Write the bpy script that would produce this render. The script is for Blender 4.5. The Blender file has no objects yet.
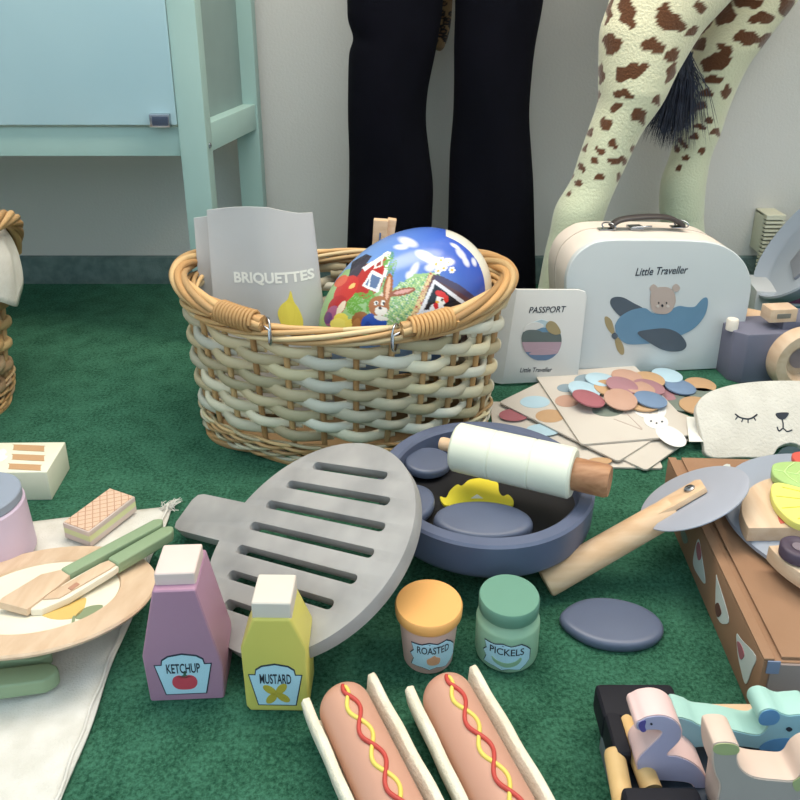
import bpy, bmesh, math, random
import numpy as np
from mathutils import Vector, Matrix
from mathutils.geometry import tessellate_polygon
random.seed(7)
S = bpy.context.scene
COL = S.collection
R = math.radians
PI = math.pi

# ------------------------------------------------------------------ camera
EYE = Vector((0, 0, .46)); TH = R(21.0); PPY = 285.0; F = 800.0
cd = bpy.data.cameras.new('camera'); cam = bpy.data.objects.new('camera', cd); COL.objects.link(cam)
cam.location = EYE; cam.rotation_euler = (PI/2-TH, 0, 0)
cd.sensor_fit = 'HORIZONTAL'; cd.sensor_width = 36; cd.lens = 36*F/800; cd.shift_y = -(400-PPY)/800; cd.clip_start = .01
S.camera = cam
# ------------------------------------------------------------------ light
S.view_settings.view_transform = 'Standard'; S.view_settings.look = 'None'
S.view_settings.gamma = 1; S.view_settings.exposure = 0.36
W = bpy.data.worlds.new('world'); S.world = W; W.use_nodes = True
wn = W.node_tree.nodes; wl = W.node_tree.links
bg = wn['Background']
tc = wn.new('ShaderNodeTexCoord'); sx = wn.new('ShaderNodeSeparateXYZ'); wr = wn.new('ShaderNodeValToRGB')
wl.new(tc.outputs['Generated'], sx.inputs[0]); wl.new(sx.outputs['Z'], wr.inputs[0]); wl.new(wr.outputs[0], bg.inputs[0])
wr.color_ramp.elements[0].position = .0; wr.color_ramp.elements[0].color = (.16, .17, .19, 1)
wr.color_ramp.elements[1].position = .35; wr.color_ramp.elements[1].color = (.78, .885, 1.0, 1)
bg.inputs[1].default_value = 1.3
def area(name, loc, tgt, sx_, sy_, power, col):
    l = bpy.data.lights.new(name, 'AREA'); l.shape = 'RECTANGLE'; l.size = sx_; l.size_y = sy_; l.energy = power; l.color = col
    o = bpy.data.objects.new(name, l); COL.objects.link(o); o.location = loc
    o.rotation_euler = (Vector(tgt)-Vector(loc)).to_track_quat('-Z', 'Y').to_euler(); return o
area('ceiling_panel_light', (-.05, .72, 1.32), (-.05, .72, 0), 1.1, .5, 15, (1, .87, .76))
area('ceiling_spot_light', (.75, .62, 1.25), (.15, .75, 0), .22, .22, 4.2, (1, .82, .66))

# ------------------------------------------------------------------ helpers
FW = Vector((0, math.cos(TH), -math.sin(TH))); UP = Vector((0, math.sin(TH), math.cos(TH))); RT = Vector((1, 0, 0))
def ray(px, py): return (FW + RT*((px-400)/F) + UP*(-(py-PPY)/F)).normalized()
def P(px, py, z=0.0):
    d = ray(px, py); return EYE + d*((z-EYE.z)/d.z)
def PY(px, py, Y):
    d = ray(px, py); return EYE + d*(Y/d.y)
def proj(co):
    c = np.asarray(co, float) - np.array(EYE)
    dep = c @ np.array(FW); return 400+F*(c @ np.array(RT))/dep, PPY-F*(c @ np.array(UP))/dep
def lin(c): return tuple((v/255/12.92 if v/255 <= .04045 else ((v/255+.055)/1.055)**2.4) for v in c)
MATS = {}
def mat(name, c, rough=.6, c2=None, scale=30, stretch=(1, 1, 1), bump=0, bscale=200, metal=0, sheen=0, lo=.35, hi=.65, spec=.4, detail=3):
    if name in MATS: return MATS[name]
    m = bpy.data.materials.new(name); m.use_nodes = True; n = m.node_tree.nodes; l = m.node_tree.links
    b = n['Principled BSDF']; b.inputs['Roughness'].default_value = rough; b.inputs['Metallic'].default_value = metal
    b.inputs['Specular IOR Level'].default_value = spec
    if sheen: b.inputs['Sheen Weight'].default_value = sheen
    c1 = (*lin(c), 1); b.inputs['Base Color'].default_value = c1
    t = n.new('ShaderNodeTexCoord'); mp = n.new('ShaderNodeMapping'); mp.inputs['Scale'].default_value = stretch; l.new(t.outputs['Object'], mp.inputs[0])
    nz = n.new('ShaderNodeTexNoise'); nz.inputs['Scale'].default_value = scale; nz.inputs['Detail'].default_value = detail; l.new(mp.outputs[0], nz.inputs['Vector'])
    rp = n.new('ShaderNodeValToRGB'); rp.color_ramp.elements[0].position = lo; rp.color_ramp.elements[1].position = hi
    rp.color_ramp.elements[0].color = c1
    rp.color_ramp.elements[1].color = (*lin(c2), 1) if c2 else (*[min(1, v*1.06) for v in lin(c)], 1)
    l.new(nz.outputs['Fac'], rp.inputs[0]); l.new(rp.outputs[0], b.inputs['Base Color'])
    if bump:
        n2 = n.new('ShaderNodeTexNoise'); n2.inputs['Scale'].default_value = bscale; n2.inputs['Detail'].default_value = 3; l.new(t.outputs['Object'], n2.inputs['Vector'])
        bp = n.new('ShaderNodeBump'); bp.inputs['Strength'].default_value = bump; bp.inputs['Distance'].default_value = .002
        l.new(n2.outputs['Fac'], bp.inputs['Height']); l.new(bp.outputs[0], b.inputs['Normal'])
    MATS[name] = m; return m
def vmat(name, rough=.5, bump=0, bscale=200, spec=.4, sheen=0):
    if name in MATS: return MATS[name]
    m = bpy.data.materials.new(name); m.use_nodes = True; n = m.node_tree.nodes; l = m.node_tree.links
    b = n['Principled BSDF']; b.inputs['Roughness'].default_value = rough; b.inputs['Specular IOR Level'].default_value = spec
    if sheen: b.inputs['Sheen Weight'].default_value = sheen
    a = n.new('ShaderNodeAttribute'); a.attribute_name = 'Col'; l.new(a.outputs['Color'], b.inputs['Base Color'])
    if bump:
        t = n.new('ShaderNodeTexCoord'); n2 = n.new('ShaderNodeTexNoise'); n2.inputs['Scale'].default_value = bscale; n2.inputs['Detail'].default_value = 4
        l.new(t.outputs['Object'], n2.inputs['Vector']); bp = n.new('ShaderNodeBump'); bp.inputs['Strength'].default_value = bump; bp.inputs['Distance'].default_value = .003
        l.new(n2.outputs['Fac'], bp.inputs['Height']); l.new(bp.outputs[0], b.inputs['Normal'])
    MATS[name] = m; return m

def tag(o, label=None, cat=None, group=None, kind=None):
    if label: o['label'] = label
    if cat: o['category'] = cat
    if group: o['group'] = group
    if kind: o['kind'] = kind
    return o
def empty(name, loc=(0, 0, 0), label=None, cat=None, group=None, M=None):
    o = bpy.data.objects.new(name, None); COL.objects.link(o); o.empty_display_size = .02
    o.matrix_basis = M if M is not None else Matrix.Translation(Vector(loc)); return tag(o, label, cat, group)
def full(o):
    M = o.matrix_basis.copy()
    while o.parent: o = o.parent; M = o.matrix_basis @ M
    return M
def fin(bm, name, m, parent=None, bevel=0, seg=2, world=False, base=None, ang=35, smooth=True, local=None):
    """link a bmesh as ONE object. world=True: coordinates are world ones, moved into the parent's frame (or to base)."""
    if bevel:
        bmesh.ops.recalc_face_normals(bm, faces=bm.faces[:])
        es = [e for e in bm.edges if len(e.link_faces) == 2 and e.calc_face_angle(0) > R(28)]
        if es: bmesh.ops.bevel(bm, geom=es, offset=bevel, segments=seg, profile=.6, affect='EDGES', clamp_overlap=True)
    bmesh.ops.recalc_face_normals(bm, faces=bm.faces[:])
    me = bpy.data.meshes.new(name)
    if world:
        inv = full(parent).inverted() if parent else Matrix.Translation(-Vector(base or (0, 0, 0)))
        bmesh.ops.transform(bm, matrix=inv, verts=bm.verts[:])
    bm.to_mesh(me); bm.free()
    o = bpy.data.objects.new(name, me); COL.objects.link(o)
    if parent: o.parent = parent
    if world and not parent: o.location = base or (0, 0, 0)
    if local: o.location = local
    if m: me.materials.append(m)
    if smooth: me.shade_smooth(); me.set_sharp_from_angle(angle=R(ang))
    return o
def box(bm, c, s, M=None):
    g = bmesh.ops.create_cube(bm, size=1)['verts']
    for v in g:
        v.co = Vector((c[0]+v.co.x*s[0], c[1]+v.co.y*s[1], c[2]+v.co.z*s[2]))
        if M: v.co = M @ v.co
    return bm
def nb(): return bmesh.new()
def B(c, s, M=None): return box(nb(), c, s, M)
def prism(outer, h0, h1, M=None, holes=(), bm=None):
    bm = bm or nb(); loops = [list(outer)]+[list(h) for h in holes]
    flat = [p for lp in loops for p in lp]
    if holes: tris = tessellate_polygon([[Vector((p[0], p[1], 0)) for p in lp] for lp in loops])
    lo = [bm.verts.new((p[0], p[1], h0)) for p in flat]; hi = [bm.verts.new((p[0], p[1], h1)) for p in flat]
    if holes:
        for t in tris: bm.faces.new([hi[i] for i in t]); bm.faces.new([lo[i] for i in reversed(t)])
    else:
        bm.faces.new(hi); bm.faces.new(lo[::-1])
    k = 0
    for lp in loops:
        n = len(lp)
        for i in range(n):
            a, b = k+i, k+(i+1) % n
            bm.faces.new([lo[a], lo[b], hi[b], hi[a]])
        k += n
    if M: bmesh.ops.transform(bm, matrix=M, verts=lo+hi)
    return bm
def spl(pts, n=8, closed=True):
    """smooth curve through points"""
    out = []; N = len(pts); rng = range(N if closed else N-1)
    for i in rng:
        if closed: p0, p1, p2, p3 = [Vector(pts[(i+k) % N]) for k in (-1, 0, 1, 2)]
        else: p0, p1, p2, p3 = Vector(pts[max(i-1, 0)]), Vector(pts[i]), Vector(pts[i+1]), Vector(pts[min(i+2, N-1)])
        for j in range(n):
            t = j/n
            out.append(.5*((2*p1)+(p2-p0)*t+(2*p0-5*p1+4*p2-p3)*t*t+(3*p1-p0-3*p2+p3)*t**3))
    if not closed: out.append(Vector(pts[-1]))
    return out
def ell(cx, cy, rx, ry, rot=0, n=40):
    c, s = math.cos(rot), math.sin(rot)
    return [(cx+rx*math.cos(a)*c-ry*math.sin(a)*s, cy+rx*math.cos(a)*s+ry*math.sin(a)*c) for a in [2*PI*i/n for i in range(n)]]
def rrect(x0, y0, x1, y1, r, n=6):
    o = []
    for cx, cy, a0 in ((x1-r, y0+r, -PI/2), (x1-r, y1-r, 0), (x0+r, y1-r, PI/2), (x0+r, y0+r, PI)):
        for i in range(n+1):
            a = a0+PI/2*i/n; o.append((cx+r*math.cos(a), cy+r*math.sin(a)))
    return o
def lathe(prof, n=64, M=None, bm=None, sx=1, sy=1):
    bm = bm or nb(); rings = []
    for r, z in prof:
        if r < 1e-6: rings.append([bm.verts.new((0, 0, z))])
        else: rings.append([bm.verts.new((r*sx*math.cos(2*PI*i/n), r*sy*math.sin(2*PI*i/n), z)) for i in range(n)])
    for a, b in zip(rings, rings[1:]):
        for i in range(n):
            j = (i+1) % n
            if len(a) == 1 and len(b) == 1: continue
            if len(a) == 1: bm.faces.new([a[0], b[j], b[i]])
            elif len(b) == 1: bm.faces.new([a[i], a[j], b[0]])
            else: bm.faces.new([a[i], a[j], b[j], b[i]])
    if M: bmesh.ops.transform(bm, matrix=M, verts=[v for r in rings for v in r])
    return bm
def tube(bm, path, r, n=8, closed=False, flat=1.0, col=None, lay=None):
    pts = [Vector(p) for p in path]; N = len(pts)
    tans = []
    for i in range(N):
        a = pts[(i-1) % N] if closed or i > 0 else pts[i]; b = pts[(i+1) % N] if closed or i < N-1 else pts[i]
        tans.append((b-a).normalized())
    nrm = tans[0].orthogonal().normalized(); rings = []
    if abs(tans[0].z) < .8: nrm = (Vector((0, 0, 1))-tans[0]*tans[0].z).normalized()
    for i in range(N):
        nrm = (nrm-tans[i]*nrm.dot(tans[i])).normalized(); bn = tans[i].cross(nrm)
        rr = r[i] if isinstance(r, (list, tuple)) else r
        rings.append([bm.verts.new(pts[i]+nrm*math.cos(2*PI*k/n)*rr+bn*math.sin(2*PI*k/n)*rr*flat) for k in range(n)])
    fs = []
    for i in range(N if closed else N-1):
        a, b = rings[i], rings[(i+1) % N]
        for k in range(n): fs.append(bm.faces.new([a[k], a[(k+1) % n], b[(k+1) % n], b[k]]))
    if not closed: fs.append(bm.faces.new(rings[0][::-1])); fs.append(bm.faces.new(rings[-1]))
    if col is not None:
        for f in fs:
            for lp in f.loops: lp[lay] = (*col, 1)
    return bm
def loft(rings, bm=None, cap=True):
    bm = bm or nb(); vs = [[bm.verts.new(p) for p in r] for r in rings]; n = len(vs[0])
    for a, b in zip(vs, vs[1:]):
        for k in range(n): bm.faces.new([a[k], a[(k+1) % n], b[(k+1) % n], b[k]])
    if cap: bm.faces.new(vs[0][::-1]); bm.faces.new(vs[-1])
    return bm
def frame(o, u, v):
    u = Vector(u).normalized(); v = Vector(v); v = (v-u*v.dot(u)).normalized(); n = u.cross(v)
    return Matrix((( u.x, v.x, n.x, o[0]), (u.y, v.y, n.y, o[1]), (u.z, v.z, n.z, o[2]), (0, 0, 0, 1)))
class Pl:
    """a plane in the place: origin o, axes u and v; .px() turns a sight line into its (a, b) on the plane"""
    def __init__(s, o, u, v=(0, 0, 1)): s.M = frame(o, u, v); s.o = Vector(o); s.u = s.M.col[0].xyz; s.v = s.M.col[1].xyz; s.n = s.M.col[2].xyz
    def px(s, x, y):
        d = ray(x, y); t = (s.o-EYE).dot(s.n)/d.dot(s.n); q = EYE+d*t-s.o; return (q.dot(s.u), q.dot(s.v))
    def pts(s, l): return [s.px(*p) for p in l]
def text(name, body, m, parent, M, w, h, bold=0, shear=0, depth=.0003, spacing=1.0):
    """lettering w wide and h tall, centred on M's origin in its xy plane"""
    cu = bpy.data.curves.new(name, 'FONT'); cu.body = body; cu.size = 1; cu.offset = bold; cu.shear = shear; cu.extrude = .001; cu.space_character = spacing; cu.resolution_u = 4
    t = bpy.data.objects.new(name, cu); COL.objects.link(t); bpy.context.view_layer.update()
    me = bpy.data.meshes.new_from_object(t.evaluated_get(bpy.context.evaluated_depsgraph_get())); bpy.data.objects.remove(t)
    co = np.empty(len(me.vertices)*3); me.vertices.foreach_get('co', co); co = co.reshape(-1, 3)
    lo, hi = co.min(0), co.max(0)
    co[:, 0] = (co[:, 0]-(lo[0]+hi[0])/2)*w/(hi[0]-lo[0]); co[:, 1] = (co[:, 1]-(lo[1]+hi[1])/2)*h/(hi[1]-lo[1]); co[:, 2] = np.where(co[:, 2] > 0, depth, 0)
    me.vertices.foreach_set('co', co.ravel()); me.materials.clear(); me.materials.append(m)
    o = bpy.data.objects.new(name, me); COL.objects.link(o); o.parent = parent
    o.matrix_basis = full(parent).inverted() @ M; return o
def inpoly(X, Y, poly):
    r = np.zeros(X.shape, bool); n = len(poly)
    for i in range(n):
        x0, y0 = poly[i]; x1, y1 = poly[(i+1) % n]
        if y0 == y1: continue
        c = ((y0 > Y) != (y1 > Y)) & (X < (x1-x0)*(Y-y0)/(y1-y0)+x0); r ^= c
    return r
def inell(X, Y, cx, cy, rx, ry, rot=0):
    a = R(rot); dx, dy = X-cx, Y-cy; u = dx*math.cos(a)+dy*math.sin(a); v = -dx*math.sin(a)+dy*math.cos(a); return (u/rx)**2+(v/ry)**2 < 1
def paint(o, fn):
    me = o.data; n = len(me.vertices); co = np.empty(n*3); me.vertices.foreach_get('co', co); co = co.reshape(-1, 3)
    M = np.array(full(o)); w = co @ M[:3, :3].T+M[:3, 3]
    X, Y = proj(w); c = fn(X, Y, w)
    at = me.color_attributes.new('Col', 'FLOAT_COLOR', 'POINT'); at.data.foreach_set('color', np.hstack([c, np.ones((n, 1))]).ravel().astype(np.float32))
def copy_tree(o, parent=None):
    c = o.copy(); COL.objects.link(c)
    if parent: c.parent = parent
    for ch in list(o.children): copy_tree(ch, c)
    return c
def Tm(x, y, z): return Matrix.Translation((x, y, z))
def Rz(a): return Matrix.Rotation(a, 4, 'Z')

WOOD = mat('light_wood', (205, 168, 132), .55, (222, 190, 158), 14, (1, 8, 8), bump=.05)
WOODP = mat('pale_wood', (202, 172, 144), .55, (216, 190, 164), 12, (8, 1, 8), bump=.05)
WOODD = mat('brown_wood', (150, 105, 74), .5, (178, 132, 98), 16, (2, 12, 12), bump=.05)
BLACK = mat('black_paint', (14, 14, 20), .55)
INK = mat('ink', (35, 42, 55), .7)
CHROME = mat('chrome', (170, 172, 178), .25, metal=1)
WHITE = mat('white_paint', (232, 230, 224), .5)
WARMW = mat('white_cotton', (206, 202, 194), .95, (218, 214, 208), 60, bump=.35, bscale=700)
GREYB = mat('slate_blue_paint', (84, 92, 116), .42, (92, 100, 124), 20)
GRIDD = mat('grey_paint', (146, 144, 144), .5, (166, 163, 162), 28, bump=.04)

# ------------------------------------------------------------------ the setting
def turf():
    m = bpy.data.materials.new('green_turf'); m.use_nodes = True; n = m.node_tree.nodes; l = m.node_tree.links; b = n['Principled BSDF']
    b.inputs['Roughness'].default_value = 1; b.inputs['Specular IOR Level'].default_value = .1; b.inputs['Sheen Weight'].default_value = .25; b.inputs['Sheen Tint'].default_value = (*lin((120, 190, 160)), 1)
    t = n.new('ShaderNodeTexCoord'); a = n.new('ShaderNodeTexNoise'); a.inputs['Scale'].default_value = 34; a.inputs['Detail'].default_value = 5
    f = n.new('ShaderNodeTexNoise'); f.inputs['Scale'].default_value = 330; f.inputs['Detail'].default_value = 4; f.inputs['Roughness'].default_value = .75
    mx = n.new('ShaderNodeMath'); mx.operation = 'MULTIPLY_ADD'; mx.inputs[1].default_value = .26
    l.new(t.outputs['Object'], a.inputs['Vector']); l.new(t.outputs['Object'], f.inputs['Vector']); l.new(a.outputs['Fac'], mx.inputs[0])
    hf = n.new('ShaderNodeMath'); hf.operation = 'MULTIPLY'; hf.inputs[1].default_value = .74; l.new(f.outputs['Fac'], hf.inputs[0]); l.new(hf.outputs[0], mx.inputs[2])
    r = n.new('ShaderNodeValToRGB'); r.color_ramp.elements[0].position = .38; r.color_ramp.elements[1].position = .64
    r.color_ramp.elements[0].color = (*lin((20, 60, 42)), 1); r.color_ramp.elements[1].color = (*lin((72, 124, 100)), 1)
    l.new(mx.outputs[0], r.inputs[0]); l.new(r.outputs[0], b.inputs['Base Color'])
    bp = n.new('ShaderNodeBump'); bp.inputs['Strength'].default_value = .9; bp.inputs['Distance'].default_value = .003; l.new(f.outputs['Fac'], bp.inputs['Height']); l.new(bp.outputs[0], b.inputs['Normal'])
    return m
YW = 1.215
TURF = turf()
tag(fin(B((0, YW/2+.09, -.02), (2.6, YW-.12, .04)), 'floor', TURF), kind='structure')
WALLM = mat('wall_plaster', (212, 209, 205), .9, (218, 215, 211), 3, bump=.25, bscale=260)
tag(fin(B((0, YW+.02, .6), (2.6, .04, 1.4)), 'wall_back', WALLM), kind='structure')
tag(fin(B((-1.28, .68, .6), (.04, 1.06, 1.4)), 'wall_left', WALLM), kind='structure')
tag(fin(B((1.28, .68, .6), (.04, 1.06, 1.4)), 'wall_right', WALLM), kind='structure')
tag(fin(B((0, .68, 1.37), (2.6, 1.06, .04)), 'ceiling', WALLM), kind='structure')
tag(fin(B((0, YW-.006, .02), (2.52, .012, .05)), 'baseboard_back', mat('felt_edge', (98, 120, 120), 1, (120, 140, 138), 60, bump=.5, bscale=500), bevel=.002), kind='structure')
gm = bpy.data.materials.new('window_glass'); gm.use_nodes = True; gm.node_tree.nodes.remove(gm.node_tree.nodes['Principled BSDF'])
tr = gm.node_tree.nodes.new('ShaderNodeBsdfTransparent'); tr.inputs[0].default_value = (.95, .98, .975, 1); gm.node_tree.links.new(tr.outputs[0], gm.node_tree.nodes['Material Output'].inputs[0])
tag(fin(B((0, .135, .6), (2.56, .004, 1.4)), 'window_1', gm), kind='structure')

# ------------------------------------------------------------------ cabinet
AQ = mat('aqua_paint', (160, 190, 185), .5, (168, 197, 192), 6)
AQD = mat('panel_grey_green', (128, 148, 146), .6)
PANEL = mat('pale_blue_panel', (170, 202, 212), .22, (178, 208, 216), 4, spec=.6)
yf, yb = .97, 1.165
def X_at(px, py, Y): return PY(px, py, Y).x
xl0, xl1 = X_at(165, 0, yf), X_at(195, 0, yf)
xb = X_at(188, 225, yf)
xc = (xl0+xb)/2
cab = empty('cabinet', (xc, yf, 0), 'pale aqua cabinet on tall legs with pale blue door, by the wall', 'cabinet')
wleg = .033
zr1, zr0 = PY(90, 128, yf).z, PY(90, 157, yf).z
xr = PY(257, 100, yb).x-wleg
for x, y in ((xc, yf), (xr, yb), (xc-.62, yf), (xc-.62, yb)):
    fin(B((x-wleg*(-.5 if 0 else 0)+wleg/2, y+.015, .4), (wleg, .03, .8)), 'leg', AQ, cab, .0015, world=True)
for y in (yf+.004, yb+.004):
    fin(B((xc-.30, y+.012, (zr0+zr1)/2), (.60, .022, zr1-zr0)), 'rail', AQ, cab, .001, world=True)
def slant(x0, x1, dx, z0, z1):
    return prism([(xc+x0+dx, yf+.03), (xc+x1+dx, yf+.03), (xr+x1+dx, yb), (xr+x0+dx, yb)], z0, z1)
fin(slant(.008, .030, 0, zr0, zr1), 'side_rail', AQ, cab, .001, world=True)
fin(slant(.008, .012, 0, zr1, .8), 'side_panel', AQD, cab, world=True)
fin(B((xc-.30, (yf+yb)/2+.01, zr1-.006), (.6, yb-yf-.03, .008)), 'shelf', AQ, cab, world=True)
dr = fin(B((xc-.3025, yf+.0005, (zr1+.8)/2+.002), (.604, .006, .8-zr1-.004)), 'door', PANEL, cab, .001, world=True)
hc = PY(161, 120, yf-.003)
cl = fin(B((hc.x, yf-.004, hc.z), (.024, .012, .016)), 'hinge_clip', CHROME, cab, .001, world=True)
fin(B((hc.x+.001, yf-.0105, hc.z), (.019, .002, .011)), 'cover', mat('dark_clip', (62, 72, 92), .3), cl, .0005, world=True)
for yy, zz in ((yf+.012, zr0+.012),):
    fin(lathe([(0, 0), (.0035, 0), (.0035, .002), (.0015, .0025), (0, .0015)], 20, Tm(xc+wleg, yy, zz) @ Matrix.Rotation(PI/2, 4, 'Y')), 'screw', CHROME, cab, world=True)

# ------------------------------------------------------------------ trousers and leopard toy
TR = mat('black_fabric', (6, 7, 15), .95, (11, 11, 20), 5, bump=.2, bscale=500, spec=.1)
yt = 1.10
trs = empty('trousers', (PY(442, 250, yt).x, yt, 0), 'black flared trousers standing against the wall behind the wicker basket', 'trousers')
def trouser(rows, name):
    rings = []
    rows = spl([(r[0], r[1], r[2]) for r in rows], 6, False)
    for k, (y, a, b) in enumerate(rows):
        pa, pb = PY(a, y, yt), PY(b, y, yt); z = pa.z if y < 300 else .002
        cx, rx = (pa.x+pb.x)/2, (pb.x-pa.x)/2; ry = .045
        ring = []
        for i in range(48):
            t = 2*PI*i/48; f = 1+.03*math.sin(3*t+z*22)+.018*math.sin(7*t-z*35)
            ring.append((cx+rx*math.cos(t)*(1+.0*f), yt+ry*math.sin(t)*f, z))
        rings.append(ring)
    return fin(loft(rings), name, TR, trs, world=True, ang=60)
trouser([(302, 346, 431), (250, 347, 431), (220, 348, 432), (185, 349, 433), (150, 349, 429), (120, 348, 426), (90, 348, 428), (55, 349, 435), (38, 353, 438), (20, 348, 441), (0, 347, 443), (-60, 345, 446), (-130, 346, 446)], 'trouser_leg')
trouser([(302, 447, 536), (260, 447, 535), (220, 448, 534), (180, 449, 533), (150, 450, 531), (115, 453, 529), (80, 454, 531), (45, 454, 535), (0, 455, 543), (-60, 452, 549), (-130, 448, 550)], 'trouser_leg')
a, b = PY(345, -130, yt), PY(551, -130, yt)
rings = []
for k, (dz, s) in enumerate(((-.012, 1), (.02, 1.0), (.08, .96), (.13, .84), (.16, .8))):
    rings.append([((a.x+b.x)/2+(b.x-a.x)/2*s*math.cos(2*PI*i/48), yt+.055*math.sin(2*PI*i/48), a.z+dz) for i in range(48)])
fin(loft(rings), 'waist', TR, trs, world=True, ang=60)
yl = 1.165
c = PY(437, 0, yl); lt = [PY(442, -120, yl), PY(443, -40, yl), PY(441, 0, yl), PY(439, 25, yl), PY(435, 40, yl), PY(431, 47, yl)]
bm = nb(); tube(bm, spl([tuple(p) for p in lt], 24, False), [.016]*100+[.016*math.sqrt(max(.02, 1-((i)/20)**2)) for i in range(21)], 40)
leo = fin(bm, 'leopard_print_soft_toy', vmat('leopard_plush', .9, .3, 500, sheen=.2), world=True, base=tuple(lt[0]), ang=80)
rs = random.Random(3); sp = [(rs.uniform(420, 455), rs.uniform(-130, 52), rs.uniform(3, 4.6)) for _ in range(110)]
def f(X, Y, w):
    c = np.tile(lin((150, 118, 80)), (len(X), 1))
    for x, y, r in sp:
        c[inell(X, Y, x, y, r, r*.8)] = lin((28, 22, 22)); c[inell(X, Y, x+.5, y, r*.42, r*.3)] = lin((120, 86, 54))
    return c
paint(leo, f)
tag(leo, 'leopard print plush limb hanging between the black trouser legs', 'soft toy')

# ------------------------------------------------------------------ giraffe
COAT = vmat('giraffe_plush', .95, .5, 330, .1, .4)
def gleg(rows, Yc, ry, spots, root, name):
    rows = spl([(r[0], r[1], r[2]) for r in rows], 12, False); rings = []
    for (y, a, b) in rows:
        yc = Yc(y) if callable(Yc) else Yc
        pa, pb = PY(a, y, yc), PY(b, y, yc); cx, rx = (pa.x+pb.x)/2, (pb.x-pa.x)/2; r_ = min(rx*1.05, ry) if ry else rx
        rings.append([(cx+rx*math.cos(2*PI*i/120), yc+r_*math.sin(2*PI*i/120), max(.002, pa.z)) for i in range(120)])
    o = fin(loft(rings), name, COAT, root, world=True, ang=80)
    def f(X, Y, w):
        jx = X+1.3*np.sin(Y*.42+X*.1); jy = Y+1.2*np.sin(X*.38+Y*.1)
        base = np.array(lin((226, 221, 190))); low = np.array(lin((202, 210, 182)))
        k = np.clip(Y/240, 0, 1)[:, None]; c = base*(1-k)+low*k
        for s in spots: c[inell(jx, jy, *s)] = lin((98, 62, 40))
        return c
    paint(o, f); return o
gy1, gy2 = 1.03, 1.13
gir = empty('plush_giraffe', (PY(640, 100, 1.07).x, 1.07, 0), 'tall cream plush giraffe with brown spots standing behind the white suitcase', 'plush giraffe')
sp1 = [(627, 12, 8, 17, -12), (624, 0, 5, 10, 0), (670, 22, 16, 9, 15), (665, 10, 7, 7, 0), (609, 12, 3, 14, 8), (612, 44, 9, 11, -10), (653, 46, 12, 8, 20), (672, 55, 10, 5, -40), (700, 8, 6, 6, 0), (692, 32, 8, 4, -45),
       (632, 72, 17, 7, -22), (624, 74, 9, 8, 0), (601, 74, 3.5, 10, 0), (671, 72, 4, 12, 25), (624, 94, 11, 4.5, 12), (616, 107, 6, 5, 0), (657, 101, 4, 5, 0), (637, 115, 8, 6, -35), (643, 117, 3, 8, 0), (606, 124, 7, 6, 15),
       (598, 96, 2, 6, 0), (591, 132, 3, 5, 20), (613, 144, 4, 5, 20), (600, 151, 5, 3.5, 30), (586, 147, 2, 5, 20), (595, 160, 4, 4, 20), (616, 161, 8, 3.2, -8), (623, 161, 3, 5, 0), (582, 167, 3, 6, -10), (600, 177, 5, 4, 0), (579, 183, 4, 4, -40), (571, 178, 2, 4, 20), (569, 194, 2, 4, 20), (633, 148, 3, 4, -30), (618, 178, 2, 5, 20)]
sp2 = [(748, 2, 17, 6, 5), (724, 14, 11, 12, 40), (762, 18, 13, 6, -8), (747, 38, 13, 8, 5), (765, 40, 8, 6, -50), (700, 45, 7, 7, 0), (716, 62, 16, 9, -20), (725, 50, 9, 6, 30), (705, 25, 6, 10, 30), (712, 80, 11, 4, -8), (706, 93, 7, 4, 0), (727, 92, 3, 8, 15), (723, 95, 3, 6, -30), (699, 106, 9, 4.5, 5),
       (710, 120, 4, 4, 0), (699, 127, 6, 3, 0), (714, 133, 4, 3, -40), (718, 132, 3, 4, 0), (695, 137, 5, 3, 10), (683, 143, 3, 6, -30), (703, 150, 4, 4, -30), (686, 158, 4, 3.5, 0), (679, 167, 3, 4, 0), (676, 150, 3, 4, 0), (786, 6, 7, 10, 30), (800, 25, 8, 8, 0)]
gleg([(306, 535, 612), (282, 540, 606), (255, 545, 600), (234, 550, 599), (208, 556, 606), (182, 571, 617), (156, 580, 629), (130, 589, 642), (104, 598, 660), (80, 599, 672), (65, 599, 680), (33, 600, 700), (15, 605, 716), (0, 610, 730), (-40, 622, 765), (-90, 640, 800)], gy1, .045, sp1, gir, 'leg')
gleg([(297, 652, 712), (270, 656, 708), (224, 661, 703), (208, 660, 703), (182, 662, 705), (156, 671, 710), (133, 676, 719), (114, 680, 725), (88, 684, 735), (62, 690, 748), (36, 700, 767), (15, 712, 783), (0, 722, 795), (-40, 735, 820), (-90, 742, 850)], gy2, .045, sp2, gir, 'leg')
# rump above the picture's top edge
ra = PY(735, -150, 1.07)
bm = nb(); bmesh.ops.create_icosphere(bm, subdivisions=5, radius=1)
for v in bm.verts: v.co = Vector((ra.x+v.co.x*.19, 1.075+v.co.y*.085, ra.z+.03+v.co.z*.12))
rump = fin(bm, 'body', COAT, gir, world=True, ang=80)
rs2 = random.Random(5); spr = [(rs2.uniform(560, 950), rs2.uniform(-330, -60), rs2.uniform(10, 16), rs2.uniform(8, 13), rs2.uniform(0, 90)) for _ in range(60)]
def f(X, Y, w):
    c = np.tile(lin((226, 221, 190)), (len(X), 1))
    for s in spr: c[inell(X, Y, *s)] = lin((98, 62, 40))
    return c
paint(rump, f)
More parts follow.
